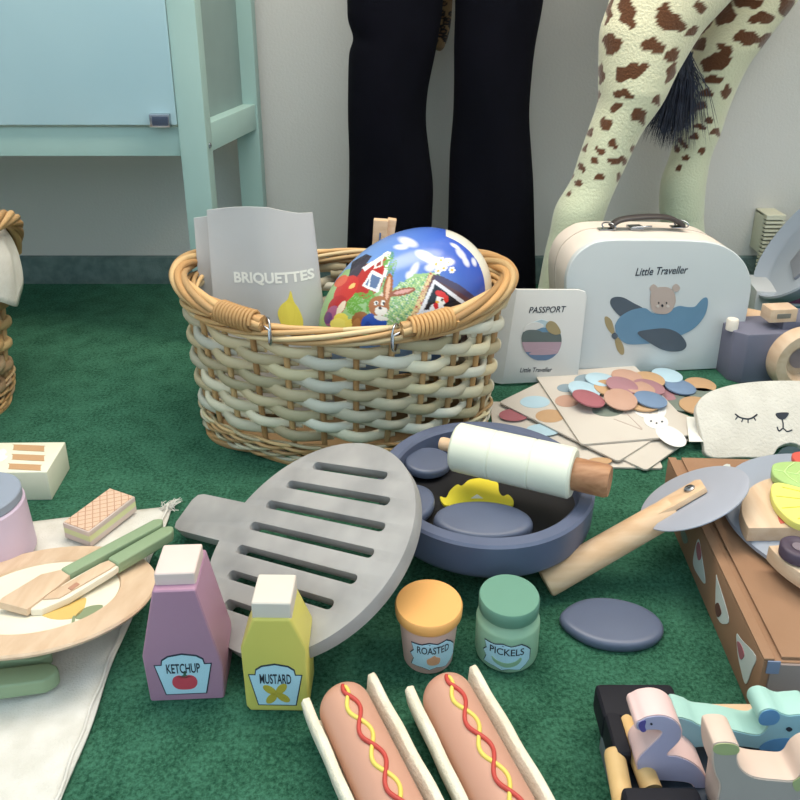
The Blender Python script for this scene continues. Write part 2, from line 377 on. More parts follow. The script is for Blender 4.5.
# tail tuft: many fine strands
bm = nb(); rt_ = random.Random(11); yT = 1.075
bm2 = nb(); tube(bm2, [tuple(PY(715, -70, yT)), tuple(PY(700, -20, yT)), tuple(PY(690, 30, yT)), tuple(PY(680, 62, yT))], .006, 12)
fin(bm2, 'tail', mat('tail_plush', (200, 196, 160), .95), gir, world=True, ang=80)
for i in range(1100):
    s = PY(684+rt_.gauss(0, 4), 58+rt_.uniform(-10, 14), yT+rt_.uniform(-.012, .012))
    a = rt_.gauss(-.22, .30); L = rt_.uniform(40, 98); ex, ey = 681+math.sin(a)*L*.72+rt_.gauss(-2, 4), 62+math.cos(a)*L*.92
    e = PY(ex, ey, yT+rt_.uniform(-.03, .008)); mid = (s+e)/2+Vector((math.sin(a)*.010, -.004, .008))
    q = [s, s.lerp(mid, .6), mid, mid.lerp(e, .6), e]
    tube(bm, [tuple(p) for p in q], [.0006, .0006, .0005, .0004, .0001], 3)
fin(bm, 'tail_tuft', mat('tail_hair', (30, 34, 48), .6, (50, 56, 74), 90), gir, world=True, ang=80)
# ------------------------------------------------------------------ wall vent
v0, v1 = PY(767, 216, YW-.042), PY(786, 216, YW-.042)
vent = empty('wall_vent', (v0.x, YW-.042, .05), 'cream louvred vent box on the wall behind the tilted round tray', 'vent')
VM = mat('vent_cream', (214, 212, 190), .6); ztop = v0.z; wv = v1.x-v0.x
fin(B(((v0.x+v1.x)/2, YW-.016, ztop/2+.03), (wv, .031, ztop-.06)), 'housing', VM, vent, .0008, world=True)
fin(B(((v0.x+v1.x)/2, YW-.0335, ztop/2+.03), (wv-.004, .004, ztop-.065)), 'dark_back', BLACK, vent, world=True)
for i in range(15):
    fin(B(((v0.x+v1.x)/2, YW-.037, ztop-.0045-i*.0062*1.03), (wv, .012, .0036)), 'louvre', VM, vent, .0004, world=True)
fin(B(((v0.x+v1.x)/2, YW-.022, ztop-.001), (wv, .042, .0045)), 'top_cap', VM, vent, .0006, world=True)

# ------------------------------------------------------------------ wicker baskets
WK = vmat('willow', .55, .12, 160)
rk = random.Random(21)
PALES = [(206, 196, 168), (212, 204, 180), (196, 184, 150), (216, 212, 196), (200, 184, 150)]
TANS = [(196, 158, 110), (182, 140, 92), (206, 172, 124), (188, 150, 104)]
def colour(c):
    k = rk.uniform(.86, 1.08); return lin([min(250, v*k) for v in c])
def wicker(root, cx, cy, A0, B0, A1, B1, H, ns, rows, z0=.028, rs=.0062, pal=PALES, dx=0, rimup=0.0, rimr=.0026):
    """an oval basket: stakes, woven wall, base border, rim; the oval grows from (A0, B0) to (A1, B1)"""
    def pos(th, z, off=0):
        t = z/H; t2 = t**.8; a, b = A0+(A1-A0)*t2+off, B0+(B1-B0)*t2+off
        zz = z+rimup*abs(math.cos(th))**3*t
        return Vector((cx+dx*t+a*math.cos(th), cy+b*math.sin(th), zz))
    def new():
        bm = nb(); return bm, bm.loops.layers.float_color.new('Col')
    # even spacing along the oval
    T = [2*PI*i/720 for i in range(721)]; L = [0]
    for i in range(720): L.append(L[-1]+(pos(T[i+1], H/2)-pos(T[i], H/2)).length)
    def th(s):
        s = (s % ns)/ns*L[-1]; lo, hi = 0, 720
        while hi-lo > 1:
            m = (lo+hi)//2
            if L[m] <= s: lo = m
            else: hi = m
        return T[lo]+(T[hi]-T[lo])*(s-L[lo])/(L[hi]-L[lo]+1e-9)
    for k in range(ns):
        bm, ly = new()
        tube(bm, [tuple(pos(th(k), .006+(H-.01-.006)*j/10)) for j in range(11)], .0030, 8, col=colour(rk.choice(TANS)), lay=ly)
        fin(bm, 'stake', WK, root, world=True, ang=80)
    dz = (H-.020-z0)/rows
    bm, ly = new()
    for r in range(rows+1):
        z = z0+dz*(r+.0)
        for k in range(r % 2, ns, 2):
            c = colour(rk.choice(pal)); w = rk.uniform(-.0008, .0008); rr = rs*rk.uniform(.88, 1.08); path, rad = [], []
            for j in range(17):
                s = -1.28+2.56*j/16; off = .0050*math.cos(PI*s/1.0*.98) if abs(s) < 1.02 else -.0050
                path.append(tuple(pos(th(k+s), z+w-.0034*math.sin(PI*s*.5)*1.2, off))); rad.append(rr*(1 if abs(s) < 1.05 else .8))
            tube(bm, path, rad, 10, flat=.62, col=c, lay=ly)
    fin(bm, 'woven_wall', WK, root, world=True, ang=80)
    bm, ly = new()
    for r in range(5):     # fine waling at the foot
        z = .008+r*.0042
        for ph in range(2):
            for seg in range(0, ns, 3):
                c = colour(rk.choice(TANS+pal)); path = []
                for j in range(25):
                    s = seg+ph*1.0+3.3*j/24; path.append(tuple(pos(th(s), z+.0016*math.sin(PI*s+ph*PI+r), .0045+.0035*math.cos(PI*s+ph*PI+r*2))))
                tube(bm, path, .0019, 6, col=c, lay=ly)
    fin(bm, 'woven_foot', WK, root, world=True, ang=80)
    bm, ly = new()
    for r in range(3):
        n = 7
        for seg in range(n):
            path = [tuple(pos(2*PI*(seg+r*.37-.04+1.1*j/30)/n, .0035+.0018*math.sin(j/30*PI*2+r), .004+.004*math.cos(j/30*PI*2+r*2.1))) for j in range(31)]
            tube(bm, path, .0028, 8, col=colour(rk.choice(TANS)), lay=ly)
    fin(bm, 'base_border', WK, root, world=True, ang=80)
    bm, ly = new()
    n = 96
    vs = [bm.verts.new(pos(2*PI*i/n, .010, -.010)) for i in range(n)]; f_ = bm.faces.new(vs)
    r_ = bmesh.ops.extrude_face_region(bm, geom=[f_]); bmesh.ops.translate(bm, vec=(0, 0, -.004), verts=[v for v in r_['geom'] if isinstance(v, bmesh.types.BMVert)])
    c = lin((120, 98, 68))
    for f in bm.faces:
        for lp in f.loops: lp[ly] = (*c, 1)
    fin(bm, 'base', WK, root, world=True)
    bm, ly = new()
    nr = 7
    for j in range(nr):
        for seg in range(4):
            path = []
            for i in range(61):
                t = 2*PI*(seg/4+j*.09)+2*PI/4*1.1*i/60-.05; ph = 3*t+2*PI*j/nr; end = min(i, 60-i)
                q = pos(t, H-.004, .0075*math.cos(ph)); q.z += .0068*math.sin(ph); path.append(tuple(q))
            tube(bm, path, [rimr*(.5+.5*min(1, min(i, 60-i)/4)) for i in range(61)], 8, col=colour(rk.choice(TANS[:1]+TANS[2:]+[(214, 190, 148), (216, 196, 158)])), lay=ly)
    fin(bm, 'rim', WK, root, world=True, ang=80)
    return pos, new
CX, CY, HB = -.060, .787, .155
bas = empty('wicker_basket', (CX, CY, 0), 'large oval natural wicker basket with two folded handles holding grey bags and an egg', 'basket')
pos, new = wicker(bas, CX, CY, .150, .094, .165, .116, HB, 26, 8, z0=.038, dx=.003, rimup=.006)
def handle(t0, t1, lift, out, up=.009):
    hd = None
    bm, ly = new(); n = 90; cen = []
    for i in range(n+1):
        u = i/n; t = t0+(t1-t0)*u; b = math.sin(PI*u)
        q = pos(t, HB-.002, .006+out*b**.7); q.z += up+lift*b; cen.append(q)
    for j in range(6):
        path = []
        for i in range(n+1):
            u = i/n; ph = 9*u+2*PI*j/6; t = t0+(t1-t0)*u; nn = Vector((math.cos(t), math.sin(t), 0)); k = 1 if .12 < u < .88 else .72
            path.append(tuple(cen[i]+nn*math.cos(ph)*.0060*k+Vector((0, 0, 1))*math.sin(ph)*.0060*k))
        tube(bm, path, .0038, 8, col=colour(rk.choice(TANS)), lay=ly)
    hd = fin(bm, 'handle', WK, bas, world=True, ang=80)
    for side in (0, 1):
        bm, ly = new(); m = 11; i0 = 2 if side == 0 else n-2-10; path = []
        for i in range(m*12+1):
            u = i/(m*12); idx = i0+u*10; a, b = int(idx), min(int(idx)+1, n); c_ = cen[a].lerp(cen[b], idx-a)
            t = t0+(t1-t0)*idx/n; nn = Vector((math.cos(t), math.sin(t), 0)); ph = u*m*2*PI
            path.append(tuple(c_+nn*math.cos(ph)*.0098+Vector((0, 0, 1))*math.sin(ph)*.0098))
        tube(bm, path, .0019, 6, col=colour((196, 152, 100)), lay=ly)
        fin(bm, 'binding', WK, hd, world=True, ang=80)
        e = cen[0] if side == 0 else cen[-1]; nxt = cen[3] if side == 0 else cen[-4]; d = (e-nxt).normalized(); nn = Vector((e.x-CX, e.y-CY, 0)).normalized()
        bm = nb(); ctr = e+d*.006-Vector((0, 0, .006))
        pth = [ctr+d*(.0075*math.cos(a))+Vector((0, 0, 1))*(.013*math.sin(a))+nn*.008*math.cos(a*1) for a in [2*PI*i/28 for i in range(28)]]
        tube(bm, [tuple(p) for p in pth], .0011, 8, closed=True)
        bm_ = bm; tube(bm_, [tuple(e+d*.004+nn*.004), tuple(e+d*.012+nn*.008), tuple(e+d*.013+nn*.010-Vector((0, 0, .012)))], .0011, 8)
        fin(bm, 'metal_ring', CHROME, bas, world=True, ang=80)
# ends of the left handle and of the right one, along the rim's angle
handle(R(246), R(118), .010, .001)
handle(R(290), R(424), .009, .000, .004)

c2x, c2y = -.575, .80
bas2 = empty('wicker_basket', (c2x, c2y, 0), 'brown wicker basket lined with white cloth, cut off at the far left', 'basket')
pos2, _n = wicker(bas2, c2x, c2y, .115, .115, .135, .135, .165, 22, 9, pal=TANS+[(170, 140, 108), (176, 150, 120)], rimr=.0026)
bm, ly = nb(), None
ring = []
for j in range(13):
    u = j/12; rr = []
    for i in range(120):
        t = 2*PI*i/120; o_ = .016+.004*math.sin(9*t)+.003*math.sin(17*t+1)
        z = .205-.001*0-(.068+.012*math.sin(5*t+.6)+.005*math.sin(13*t))*u**1.2; off = o_*min(1, u*3.2)*(1+.25*math.sin(u*PI))+.002*math.sin(11*t+u*4)
        q = pos2(t, .165, off-.006*(1-u)); q.z = z+.012*math.sin(PI*min(1, u*3)); rr.append(tuple(q))
    ring.append(rr)
inner = []
for j in range(5):
    u = (4-j)/4; inner.append([tuple(Vector((*pos2(2*PI*i/120, .165, -.006-.010*u).xy, .205-.12*u))) for i in range(120)])
lin_ = fin(loft(inner+ring, cap=False), 'cloth_liner', mat('liner_cotton', (222, 216, 206), .95, (230, 226, 218), 50, bump=.3, bscale=300), bas2, world=True, ang=80)
lin_.modifiers.new('thick', 'SOLIDIFY').thickness = .002
bm = nb(); ly = bm.loops.layers.float_color.new('Col')
for j in range(6):
    path = []
    for i in range(61):
        u = i/60; a = -.75+1.5*u; q = Vector((c2x+.155*math.cos(a)-.0, c2y+.155*math.sin(a), .155+.068*math.sin(PI*u)**.8)); ph = 8*u+2*PI*j/6; nn = Vector((math.cos(a), math.sin(a), 0))
        path.append(tuple(q+nn*math.cos(ph)*.0062+Vector((0, 0, 1))*math.sin(ph)*.0062))
    tube(bm, path, .0038, 8, col=colour(rk.choice(TANS)), lay=ly)
fin(bm, 'handle', WK, bas2, world=True, ang=80)

# ------------------------------------------------------------------ briquette bags
BAG = mat('grey_paper', (184, 183, 184), .8, (190, 189, 190), 12, bump=.04)
def bag(x0, xr, ytop, Yc, name, label, lean=.10, bow=.02, H=.205, wtop=None):
    """a flat paper bag standing in the basket: a thin pillow bowed about the vertical, its right side curling back"""
    tl, trr = PY(x0, ytop, Yc), PY(xr, ytop, Yc); w = trr.x-tl.x; zt = tl.z; zb = .018
    e = empty(name, (tl.x+w/2, Yc, zb), label, 'paper bag', 'grey briquette bags in the wicker basket')
    nx, nz = 40, 30; rings = []
    def front(u, v): # u across, v up
        x = tl.x+.004*(1-v)+u*w*(1.0+.0*v)+(.016*(1-v))*u; z = zb+(zt-zb)*v+(.005*math.sin(PI*min(1, u*1.15))-.010*max(0, u-.6)/.4)*v**4
        y = Yc-lean*.0+.03*(v-1)*1.0+bow*max(0, (u-.45)/.55)**2.2+.003*math.sin(u*5+v*2)
        return Vector((x, y, z))
    bm = nb(); g = {}
    for s in (0, 1):
        for i in range(nx+1):
            for j in range(nz+1):
                u, v = i/nx, j/nz; p = front(u, v); th_ = .0012+.006*(math.sin(PI*u)**.6)*(1-v)**.5
                if s: p = p+Vector((0, th_, 0))
                g[s, i, j] = bm.verts.new(p)
    for i in range(nx):
        for j in range(nz):
            bm.faces.new([g[0, i, j], g[0, i+1, j], g[0, i+1, j+1], g[0, i, j+1]]); bm.faces.new([g[1, i, j], g[1, i, j+1], g[1, i+1, j+1], g[1, i+1, j]])
    for j in range(nz):
        for i in (0, nx): bm.faces.new([g[0, i, j], g[0, i, j+1], g[1, i, j+1], g[1, i, j]])
    for i in range(nx):
        for j in (0, nz): bm.faces.new([g[0, i, j], g[1, i, j], g[1, i+1, j], g[0, i+1, j]])
    fin(bm, 'paper', BAG, e, world=True, ang=50)
    return e, front, w, zt-zb
b2, fr2, w2, h2 = bag(193, 290, 219, .812, 'briquette_bag', 'plain grey paper bag standing behind the lettered briquettes bag in the basket', bow=.0)
b1, fr1, w1, h1 = bag(206, 309, 211, .792, 'briquette_bag', 'grey paper bag lettered BRIQUETTES with a yellow flame, in front in the basket', bow=.028)
def on_bag(o, fr, w, h, x0, y0):
    """lay lettering made flat in (x across, z up) on the bag's bowed front"""
def bag_text():
    cu = bpy.data.curves.new('t', 'FONT'); cu.body = 'BRIQUETTES'; cu.offset = .035; cu.resolution_u = 3
    t = bpy.data.objects.new('t', cu); COL.objects.link(t); bpy.context.view_layer.update()
    me = bpy.data.meshes.new_from_object(t.evaluated_get(bpy.context.evaluated_depsgraph_get())); bpy.data.objects.remove(t)
    bm = nb(); bm.from_mesh(me); bmesh.ops.triangulate(bm, faces=bm.faces[:]); bmesh.ops.subdivide_edges(bm, edges=[e for e in bm.edges if e.calc_length() > .25], cuts=3)
    xs = [v.co.x for v in bm.verts]; ys = [v.co.y for v in bm.verts]; a0, a1, b0, b1_ = min(xs), max(xs), min(ys), max(ys)
    for v in bm.verts:
        u = .215+.74*(v.co.x-a0)/(a1-a0); k = .645+.062*(v.co.y-b0)/(b1_-b0); q = fr1(u, k); q.y -= .0004; v.co = q
    return bm
fin(bag_text(), 'lettering', WHITE, b1, world=True)
bm = prism(spl([(.60, .50), (.63, .545), (.70, .575), (.735, .615), (.755, .56), (.79, .52), (.815, .46), (.79, .42), (.66, .42)], 6), 0, .0004)
bmesh.ops.triangulate(bm, faces=bm.faces[:])
for v in bm.verts: q = fr1(v.co.x, v.co.y); q.y -= .0003+v.co.z; v.co = q
fin(bm, 'flame_print', mat('flame_yellow', (226, 206, 84), .7), b1, world=True, smooth=False)

# ------------------------------------------------------------------ clothes peg
yp = .868
pg = empty('clothes_peg', tuple(PY(383, 300, yp)), 'wooden clothes peg with a metal staple standing behind the painted egg', 'clothes peg')
p0 = PY(381, 221, yp); Mp = Tm(p0.x, p0.y, p0.z) @ Matrix.Rotation(R(4), 4, 'Y')
o = fin(B((0, 0, -.048), (.0165, .010, .10), Mp), 'wooden_half', WOOD, pg, .0012, world=True)
o = fin(B((.0125, .009, -.046), (.010, .010, .096), Mp @ Matrix.Rotation(R(5), 4, 'Y')), 'wooden_half', WOOD, pg, .0012, world=True)
fin(B((0, -.0056, -.018), (.0022, .0015, .012), Mp), 'staple', CHROME, pg, .0004, world=True)
fin(B((.001, .001, -.072), (.014, .012, .012), Mp), 'metal_spring', CHROME, pg, .0004, world=True)

# ------------------------------------------------------------------ painted egg
ec = PY(404, 304, .785); d = ray(404, 304); er = (RT-d*d.x).normalized(); eu = er.cross(d); dep = (ec-EYE).dot(FW)
a_ = R(30); ax = er*math.cos(a_)+eu*math.sin(a_)
Me = frame(ec, ax, -er*math.sin(a_)+eu*math.cos(a_))
sc_ = dep/F
egg = empty('easter_egg', (ec.x, ec.y, ec.z-.06), 'large shiny blue cardboard egg painted with rabbit, barn and hen, lying in the wicker basket', 'easter egg')
def eggr(x): return math.sqrt(max(0, 1-x*x))*(1+.10*x)
bm = nb(); NU, NV = 420, 300; A_, B_ = 92*sc_, 67*sc_
rings = []
for j in range(1, NV):
    x = -math.cos(PI*j/NV); rings.append([(A_*x, B_*eggr(x)*math.cos(2*PI*i/NU), B_*eggr(x)*math.sin(2*PI*i/NU)) for i in range(NU)])
loft(rings, bm); bmesh.ops.transform(bm, matrix=Me, verts=bm.verts[:])
eo = fin(bm, 'shell', vmat('egg_print', .22, spec=.6), egg, world=True, ang=80)
def ef(X, Y, w):
    n = len(X); rg = np.random.RandomState(4)
    k = np.clip((X-340)/130-(Y-240)/260, 0, 1)[:, None]
    c = np.array(lin((120, 158, 214)))*(1-k)+np.array(lin((36, 72, 178)))*k
    def st(m, col): c[m] = lin(col)
    for e in [(408, 242, 11, 4.5, 20), (401, 247, 8, 3, 0), (425, 256, 11, 5, 25), (437, 263, 12, 6, 20), (447, 262, 8, 4, 0), (461, 254, 8, 3.5, 50), (466, 262, 6, 3, 60), (455, 246, 6, 2, 30), (414, 270, 4, 9, 30), (409, 276, 4, 5, 0), (474, 262, 2.5, 5, -20), (430, 268, 6, 4, 0)]:
        r2 = (((X-e[0])*math.cos(R(e[4]))+(Y-e[1])*math.sin(R(e[4])))/e[2])**2+((-(X-e[0])*math.sin(R(e[4]))+(Y-e[1])*math.cos(R(e[4])))/e[3])**2
        m = np.clip(1.25-r2, 0, 1)[:, None]*.85; c[:] = c*(1-m)+np.array(lin((226, 226, 236)))*m
    # meadow
    st(inpoly(X, Y, [(300, 345), (320, 300), (345, 270), (372, 262), (384, 276), (392, 290), (415, 274), (438, 272), (442, 278), (425, 300), (412, 345)]), (150, 186, 128))
    speck = (np.sin(X*2.1+np.sin(Y*1.7)*2)*np.cos(Y*2.3+np.sin(X*1.3)*2)); mead = inpoly(X, Y, [(384, 300), (400, 282), (438, 272), (430, 300), (412, 345), (384, 345)])
    st(mead & (speck > .25), (196, 214, 150)); st(mead & (speck < -.45), (88, 150, 116)); st(mead & (speck > .72), (226, 228, 214))
    st(inpoly(X, Y, [(382, 300), (384, 262), (392, 250), (398, 262), (390, 285)]) & (speck > -.1), (70, 132, 84))
    # barn
    st(inpoly(X, Y, [(350, 292), (360, 268), (378, 258), (389, 252), (388, 268), (380, 290), (366, 300)]), (176, 48, 46))
    st(inpoly(X, Y, [(348, 279), (352, 262), (366, 254), (372, 256), (362, 270), (352, 284)]), (58, 52, 66))
    st(inpoly(X, Y, [(362, 268), (388, 251), (391, 253), (365, 271)]), (236, 236, 236)); st(inpoly(X, Y, [(388, 252), (391, 252), (386, 278), (383, 276)]), (236, 236, 236))
    st(inpoly(X, Y, [(375, 262), (383, 259), (382, 266), (374, 269)]), (238, 236, 230)); st(inpoly(X, Y, [(376.5, 263.5), (381.5, 261), (381, 265), (376, 267)]), (150, 60, 60))
    st(inpoly(X, Y, [(362, 286), (372, 270), (384, 276), (378, 293)]), (232, 236, 240)); st(inpoly(X, Y, [(365, 285), (372, 274), (381, 278), (376, 289)]), (96, 118, 156)); st(inpoly(X, Y, [(370, 274), (371.5, 273), (369, 289), (367.5, 289)]), (236, 236, 240))
    for e in [(350, 302, 9, 6), (360, 298, 8, 6), (355, 310, 8, 5), (370, 298, 5, 8), (372, 308, 6, 6)]: st(inell(X, Y, *e) & (speck > -.5), (104, 160, 62))
    st(inell(X, Y, 388, 262, 5, 8) & (speck > -.2), (100, 158, 78))
    st(inpoly(X, Y, [(374, 303), (382, 292), (386, 296), (378, 312), (368, 316)]), (224, 206, 190))
    # hen on the left
    st(inell(X, Y, 346, 290, 17, 9, -52), (196, 54, 50)); st(inell(X, Y, 341, 281, 8, 4, -40), (214, 96, 70)); st(inell(X, Y, 337, 306, 8, 12, 35), (178, 40, 44)); st(inell(X, Y, 332, 316, 7, 11, 25), (166, 92, 130))
    st(inell(X, Y, 341, 308, 3, 8, 30), (232, 214, 190)); st(inell(X, Y, 352, 286, 4, 2, -40), (238, 196, 120)); st(inell(X, Y, 328, 318, 4, 6, 10), (106, 60, 120))
    st(inell(X, Y, 341, 318, 7, 5, 0), (232, 212, 92)); st(inell(X, Y, 338, 324, 8, 6, 0), (240, 222, 110)); st(inell(X, Y, 350, 324, 5, 5, 0), (238, 214, 96))
    # rabbit
    st(inell(X, Y, 388, 289, 4.6, 16, 8), (156, 92, 48)); st(inell(X, Y, 388, 288, 2, 12, 8), (226, 178, 148)); st(inell(X, Y, 402, 292, 14, 3.8, -12), (150, 88, 60)); st(inell(X, Y, 403, 291.5, 10, 1.8, -12), (214, 158, 150))
    st(inell(X, Y, 360, 320, 9, 8, -40), (150, 94, 50)); st(inell(X, Y, 356, 325, 4, 7, 20), (176, 118, 70))
    st(inell(X, Y, 374, 324, 13, 11, 0), (42, 84, 176)); st(inell(X, Y, 367, 327, 3, 6, 20), (34, 66, 150))
    st(inell(X, Y, 379, 306, 10.5, 10, 0), (168, 104, 56)); st(inell(X, Y, 381, 311, 6.5, 4.5, 0), (238, 230, 222)); st(inell(X, Y, 376, 303, 2, 2.6, 0), (240, 238, 232)); st(inell(X, Y, 383, 303, 2, 2.6, 0), (240, 238, 232))
    st(inell(X, Y, 376.5, 303.5, 1, 1.6, 0), (24, 24, 30)); st(inell(X, Y, 383.5, 303.5, 1, 1.6, 0), (24, 24, 30)); st(inell(X, Y, 380.5, 308, 1.8, 1.2, 0), (60, 36, 36)); st(inell(X, Y, 381, 318, 7, 2.5, 10), (236, 232, 226))
    # hay and hen house
    hay = inpoly(X, Y, [(404, 330), (430, 272), (437, 276), (418, 318), (414, 335)]); st(hay, (208, 170, 138)); st(hay & (speck > .1), (226, 206, 150)); st(hay & (speck < -.5), (176, 84, 70))
    st(inpoly(X, Y, [(433, 274), (446, 280), (474, 297), (481, 312), (476, 345), (408, 345), (414, 326)]), (92, 60, 66)); 
    st(inpoly(X, Y, [(437, 274), (460, 285), (478, 299), (474, 302), (456, 290), (434, 279)]), (70, 62, 92))
    st(inpoly(X, Y, [(434, 279), (467, 303), (455, 330), (410, 330)]), (226, 226, 236)); st(inpoly(X, Y, [(435, 284), (462, 304), (452, 326), (417, 326)]), (18, 26, 40))
    st(inell(X, Y, 437, 312, 8, 10, 10), (232, 232, 238)); st(inell(X, Y, 425, 316, 9, 6, -10), (214, 218, 232)); st(inell(X, Y, 441, 300, 5, 6, 0), (240, 240, 240)); st(inell(X, Y, 441, 294, 6, 3, 20), (214, 44, 44)); st(inell(X, Y, 446, 299, 2.5, 4, 0), (214, 50, 46)); st(inell(X, Y, 436, 306, 2.5, 3.5, 0), (204, 44, 52))
    st(inell(X, Y, 442, 300, 1.1, 1.3, 0), (20, 20, 20)); st(inell(X, Y, 437.5, 302, 2, 1.3, 0), (236, 170, 60))
    for q in [(436, 264), (444, 268), (449, 262), (438, 271), (452, 270), (441, 260)]:
        for a in range(6): st(inell(X, Y, q[0]+2.1*math.cos(a*PI/3), q[1]+2.1*math.sin(a*PI/3), 1.3, 1.3), (240, 238, 232))
        st(inell(X, Y, q[0], q[1], 1.3, 1.3), (226, 166, 60))
    st(inell(X, Y, 404, 304, 200, 200) & ~inell(X, Y, 400, 307.5, 90, 70, -31) & (X > 446), (222, 218, 206))
    return c
paint(eo, ef)
# ------------------------------------------------------------------ little suitcase
sa, sb = P(566, 377), P(730, 369)
sp_ = Pl(sa, sb-sa); case = empty('toy_suitcase', tuple((sa+sb)/2+Vector((0, .04, 0))), 'white cardboard toy suitcase with a bear in a blue aeroplane, standing behind the coloured discs', 'suitcase')
CASE = mat('case_white', (206, 210, 212), .5, (210, 214, 216), 5)
CASES = mat('case_side', (222, 210, 200), .55)
out = sp_.pts([(572, 377), (568, 330), (566, 292), (567, 275), (574, 258), (588, 246), (606, 240.5), (650, 240), (690, 240.8), (715, 243.5), (734, 252), (746, 265), (751.5, 283), (749, 305), (741, 345), (736, 370.5), (650, 374)])
out[0] = (out[0][0], .001); out[-2] = (out[-2][0], .001); out[-1] = (out[-1][0], .001)
def rnd(poly, sharp):
    return poly
body_o = [out[0], out[1], out[2]]+[tuple(p) for p in spl(out[2:14], 6, False)][1:-1]+[out[13], out[14], out[15]]
D_ = .078
fin(prism(body_o, -D_, -.006, sp_.M), 'shell', CASES, case, .0015, world=True)
def inset(poly, s):
    n = len(poly); cx = sum(p[0] for p in poly)/n; o = []
    P_ = [Vector(p) for p in poly]; area2 = sum(P_[i].x*P_[(i+1) % n].y-P_[(i+1) % n].x*P_[i].y for i in range(n)); sg = 1 if area2 > 0 else -1
    for i in range(n):
        t = (P_[(i+1) % n]-P_[i-1]).normalized(); nn = Vector((-t.y, t.x))*sg; o.append(tuple(P_[i]+nn*s))
    return o
fin(prism(body_o, -.010, 0, sp_.M), 'front_panel', CASE, case, .0022, 3, world=True)
# seam where lid meets body
fin(prism(inset(body_o, -.0006), -.048, -.0465, sp_.M), 'lid_seam', mat('seam_beige', (188, 176, 166), .6), case, world=True)
def decal(pl, pts, name, m, parent, h=.0004, h0=0.0, sm=6, base=0.0):
    q = pl.pts(pts); q = [tuple(p) for p in spl(q, sm)] if sm else q
    return fin(prism(q, base+h0, base+h0+h, pl.M), name, m, parent, world=True, smooth=False)
BL1, BL2, BGR, BEIG, OCH = mat('print_blue', (104, 140, 168), .6), mat('print_light_blue', (160, 190, 206), .6), mat('print_slate', (82, 92, 104), .6), mat('print_beige', (186, 168, 160), .6), mat('print_ochre', (160, 144, 108), .6)
Z8 = lambda l: [(600+x*.15, 260+y*.15) for x, y in l]
decal(sp_, Z8([(68, 290), (75, 258), (110, 245), (160, 252), (220, 285), (290, 330), (200, 380), (140, 378), (90, 330)]), 'aeroplane_far_wing', BGR, case)
decal(sp_, Z8([(100, 455), (110, 410), (150, 365), (220, 330), (300, 320), (350, 352), (430, 358), (490, 320), (530, 305), (580, 312), (630, 310), (660, 280), (690, 252), (715, 255), (715, 310), (690, 380), (630, 450), (540, 500), (420, 540), (300, 558), (180, 558), (120, 510)]), 'aeroplane_body', BL1, case, h0=.0004)
decal(sp_, Z8([(248, 487), (340, 460), (440, 455), (520, 485), (568, 540), (570, 580), (530, 605), (450, 605), (370, 575)]), 'aeroplane_near_wing', BGR, case, h0=.0008, sm=5)
decal(sp_, Z8([(30, 385), (50, 378), (80, 410), (95, 480), (75, 490), (40, 440)]), 'propeller_blade', OCH, case)
decal(sp_, Z8([(98, 520), (125, 520), (155, 570), (160, 620), (140, 630), (110, 590)]), 'propeller_blade', OCH, case)
decal(sp_, Z8([(75, 505), (96, 482), (118, 505), (96, 528)]), 'propeller_hub', BGR, case, h0=.0006)
bh = decal(sp_, Z8([(335, 290), (335, 230), (350, 200), (385, 182), (415, 178), (455, 182), (490, 210), (502, 260), (495, 300), (470, 340), (430, 358), (375, 352), (345, 330)]), 'bear_head', BEIG, case, h0=.0008)
decal(sp_, Z8([(330, 190), (355, 160), (382, 185), (355, 220)]), 'bear_ear', BEIG, case, h0=.0007)
decal(sp_, Z8([(478, 185), (505, 157), (532, 185), (505, 212)]), 'bear_ear', BEIG, case, h0=.0007)
for x, y, r, n_ in ((388, 282, 5, 'bear_eye'), (440, 282, 5, 'bear_eye'), (412, 300, 8, 'bear_nose')):
    decal(sp_, Z8([(x-r, y), (x, y-r), (x+r, y), (x, y+r*1.5)]), n_, INK, case, h0=.0013)
for x in (382, 450): decal(sp_, Z8([(x-12, 305), (x, 295), (x+12, 305), (x, 315)]), 'bear_cheek', mat('print_pale', (206, 196, 190), .6), case, h0=.0012)
q0, q1 = sp_.px(635.5, 272), sp_.px(688, 269.5); tm = Vector(((q0[0]+q1[0])/2, (q0[1]+q1[1])/2)); an = math.atan2(q1[1]-q0[1], q1[0]-q0[0])
text('lettering', 'Little Traveller', INK, case, sp_.M @ Tm(tm.x, tm.y, .0001) @ Rz(an), math.hypot(q1[0]-q0[0], q1[1]-q0[1]), .0098, .006, .25)
# handle on top
top = max(p[1] for p in body_o); hx0, hx1 = sp_.px(612, 240)[0], sp_.px(700, 240)[0]
LE = mat('dark_leather', (62, 56, 56), .45); hm = (hx0+hx1)/2
hp = [(hx0+.012, top+.004, -.040), (hm-.03, top+.012, -.040), (hm, top+.015, -.040), (hm+.03, top+.013, -.040), (hx1-.004, top+.003, -.040)]
bm = nb(); pth = [tuple(sp_.M @ Vector(p)) for p in spl(hp, 8, False)]; tube(bm, pth, .0032, 10, flat=2.2); fin(bm, 'handle', LE, case, world=True, ang=60)
for xx in (hx0+.010, hx1-.006):
    bm = nb(); tube(bm, [tuple(sp_.M @ Vector((xx+.006*math.cos(a), top+.0045+.0045*math.sin(a), -.040+.007*math.cos(a)))) for a in [2*PI*i/20 for i in range(20)]], .0009, 6, True); fin(bm, 'handle_ring', CHROME, case, world=True, ang=80)
    fin(B((xx-.004, top+.0012, -.040), (.018, .0018, .010), sp_.M), 'handle_plate', CHROME, case, .0006, world=True)
fin(B((hm-.008, top-.0005, -.046), (.018, .005, .016), sp_.M), 'latch', CHROME, case, .0015, world=True)
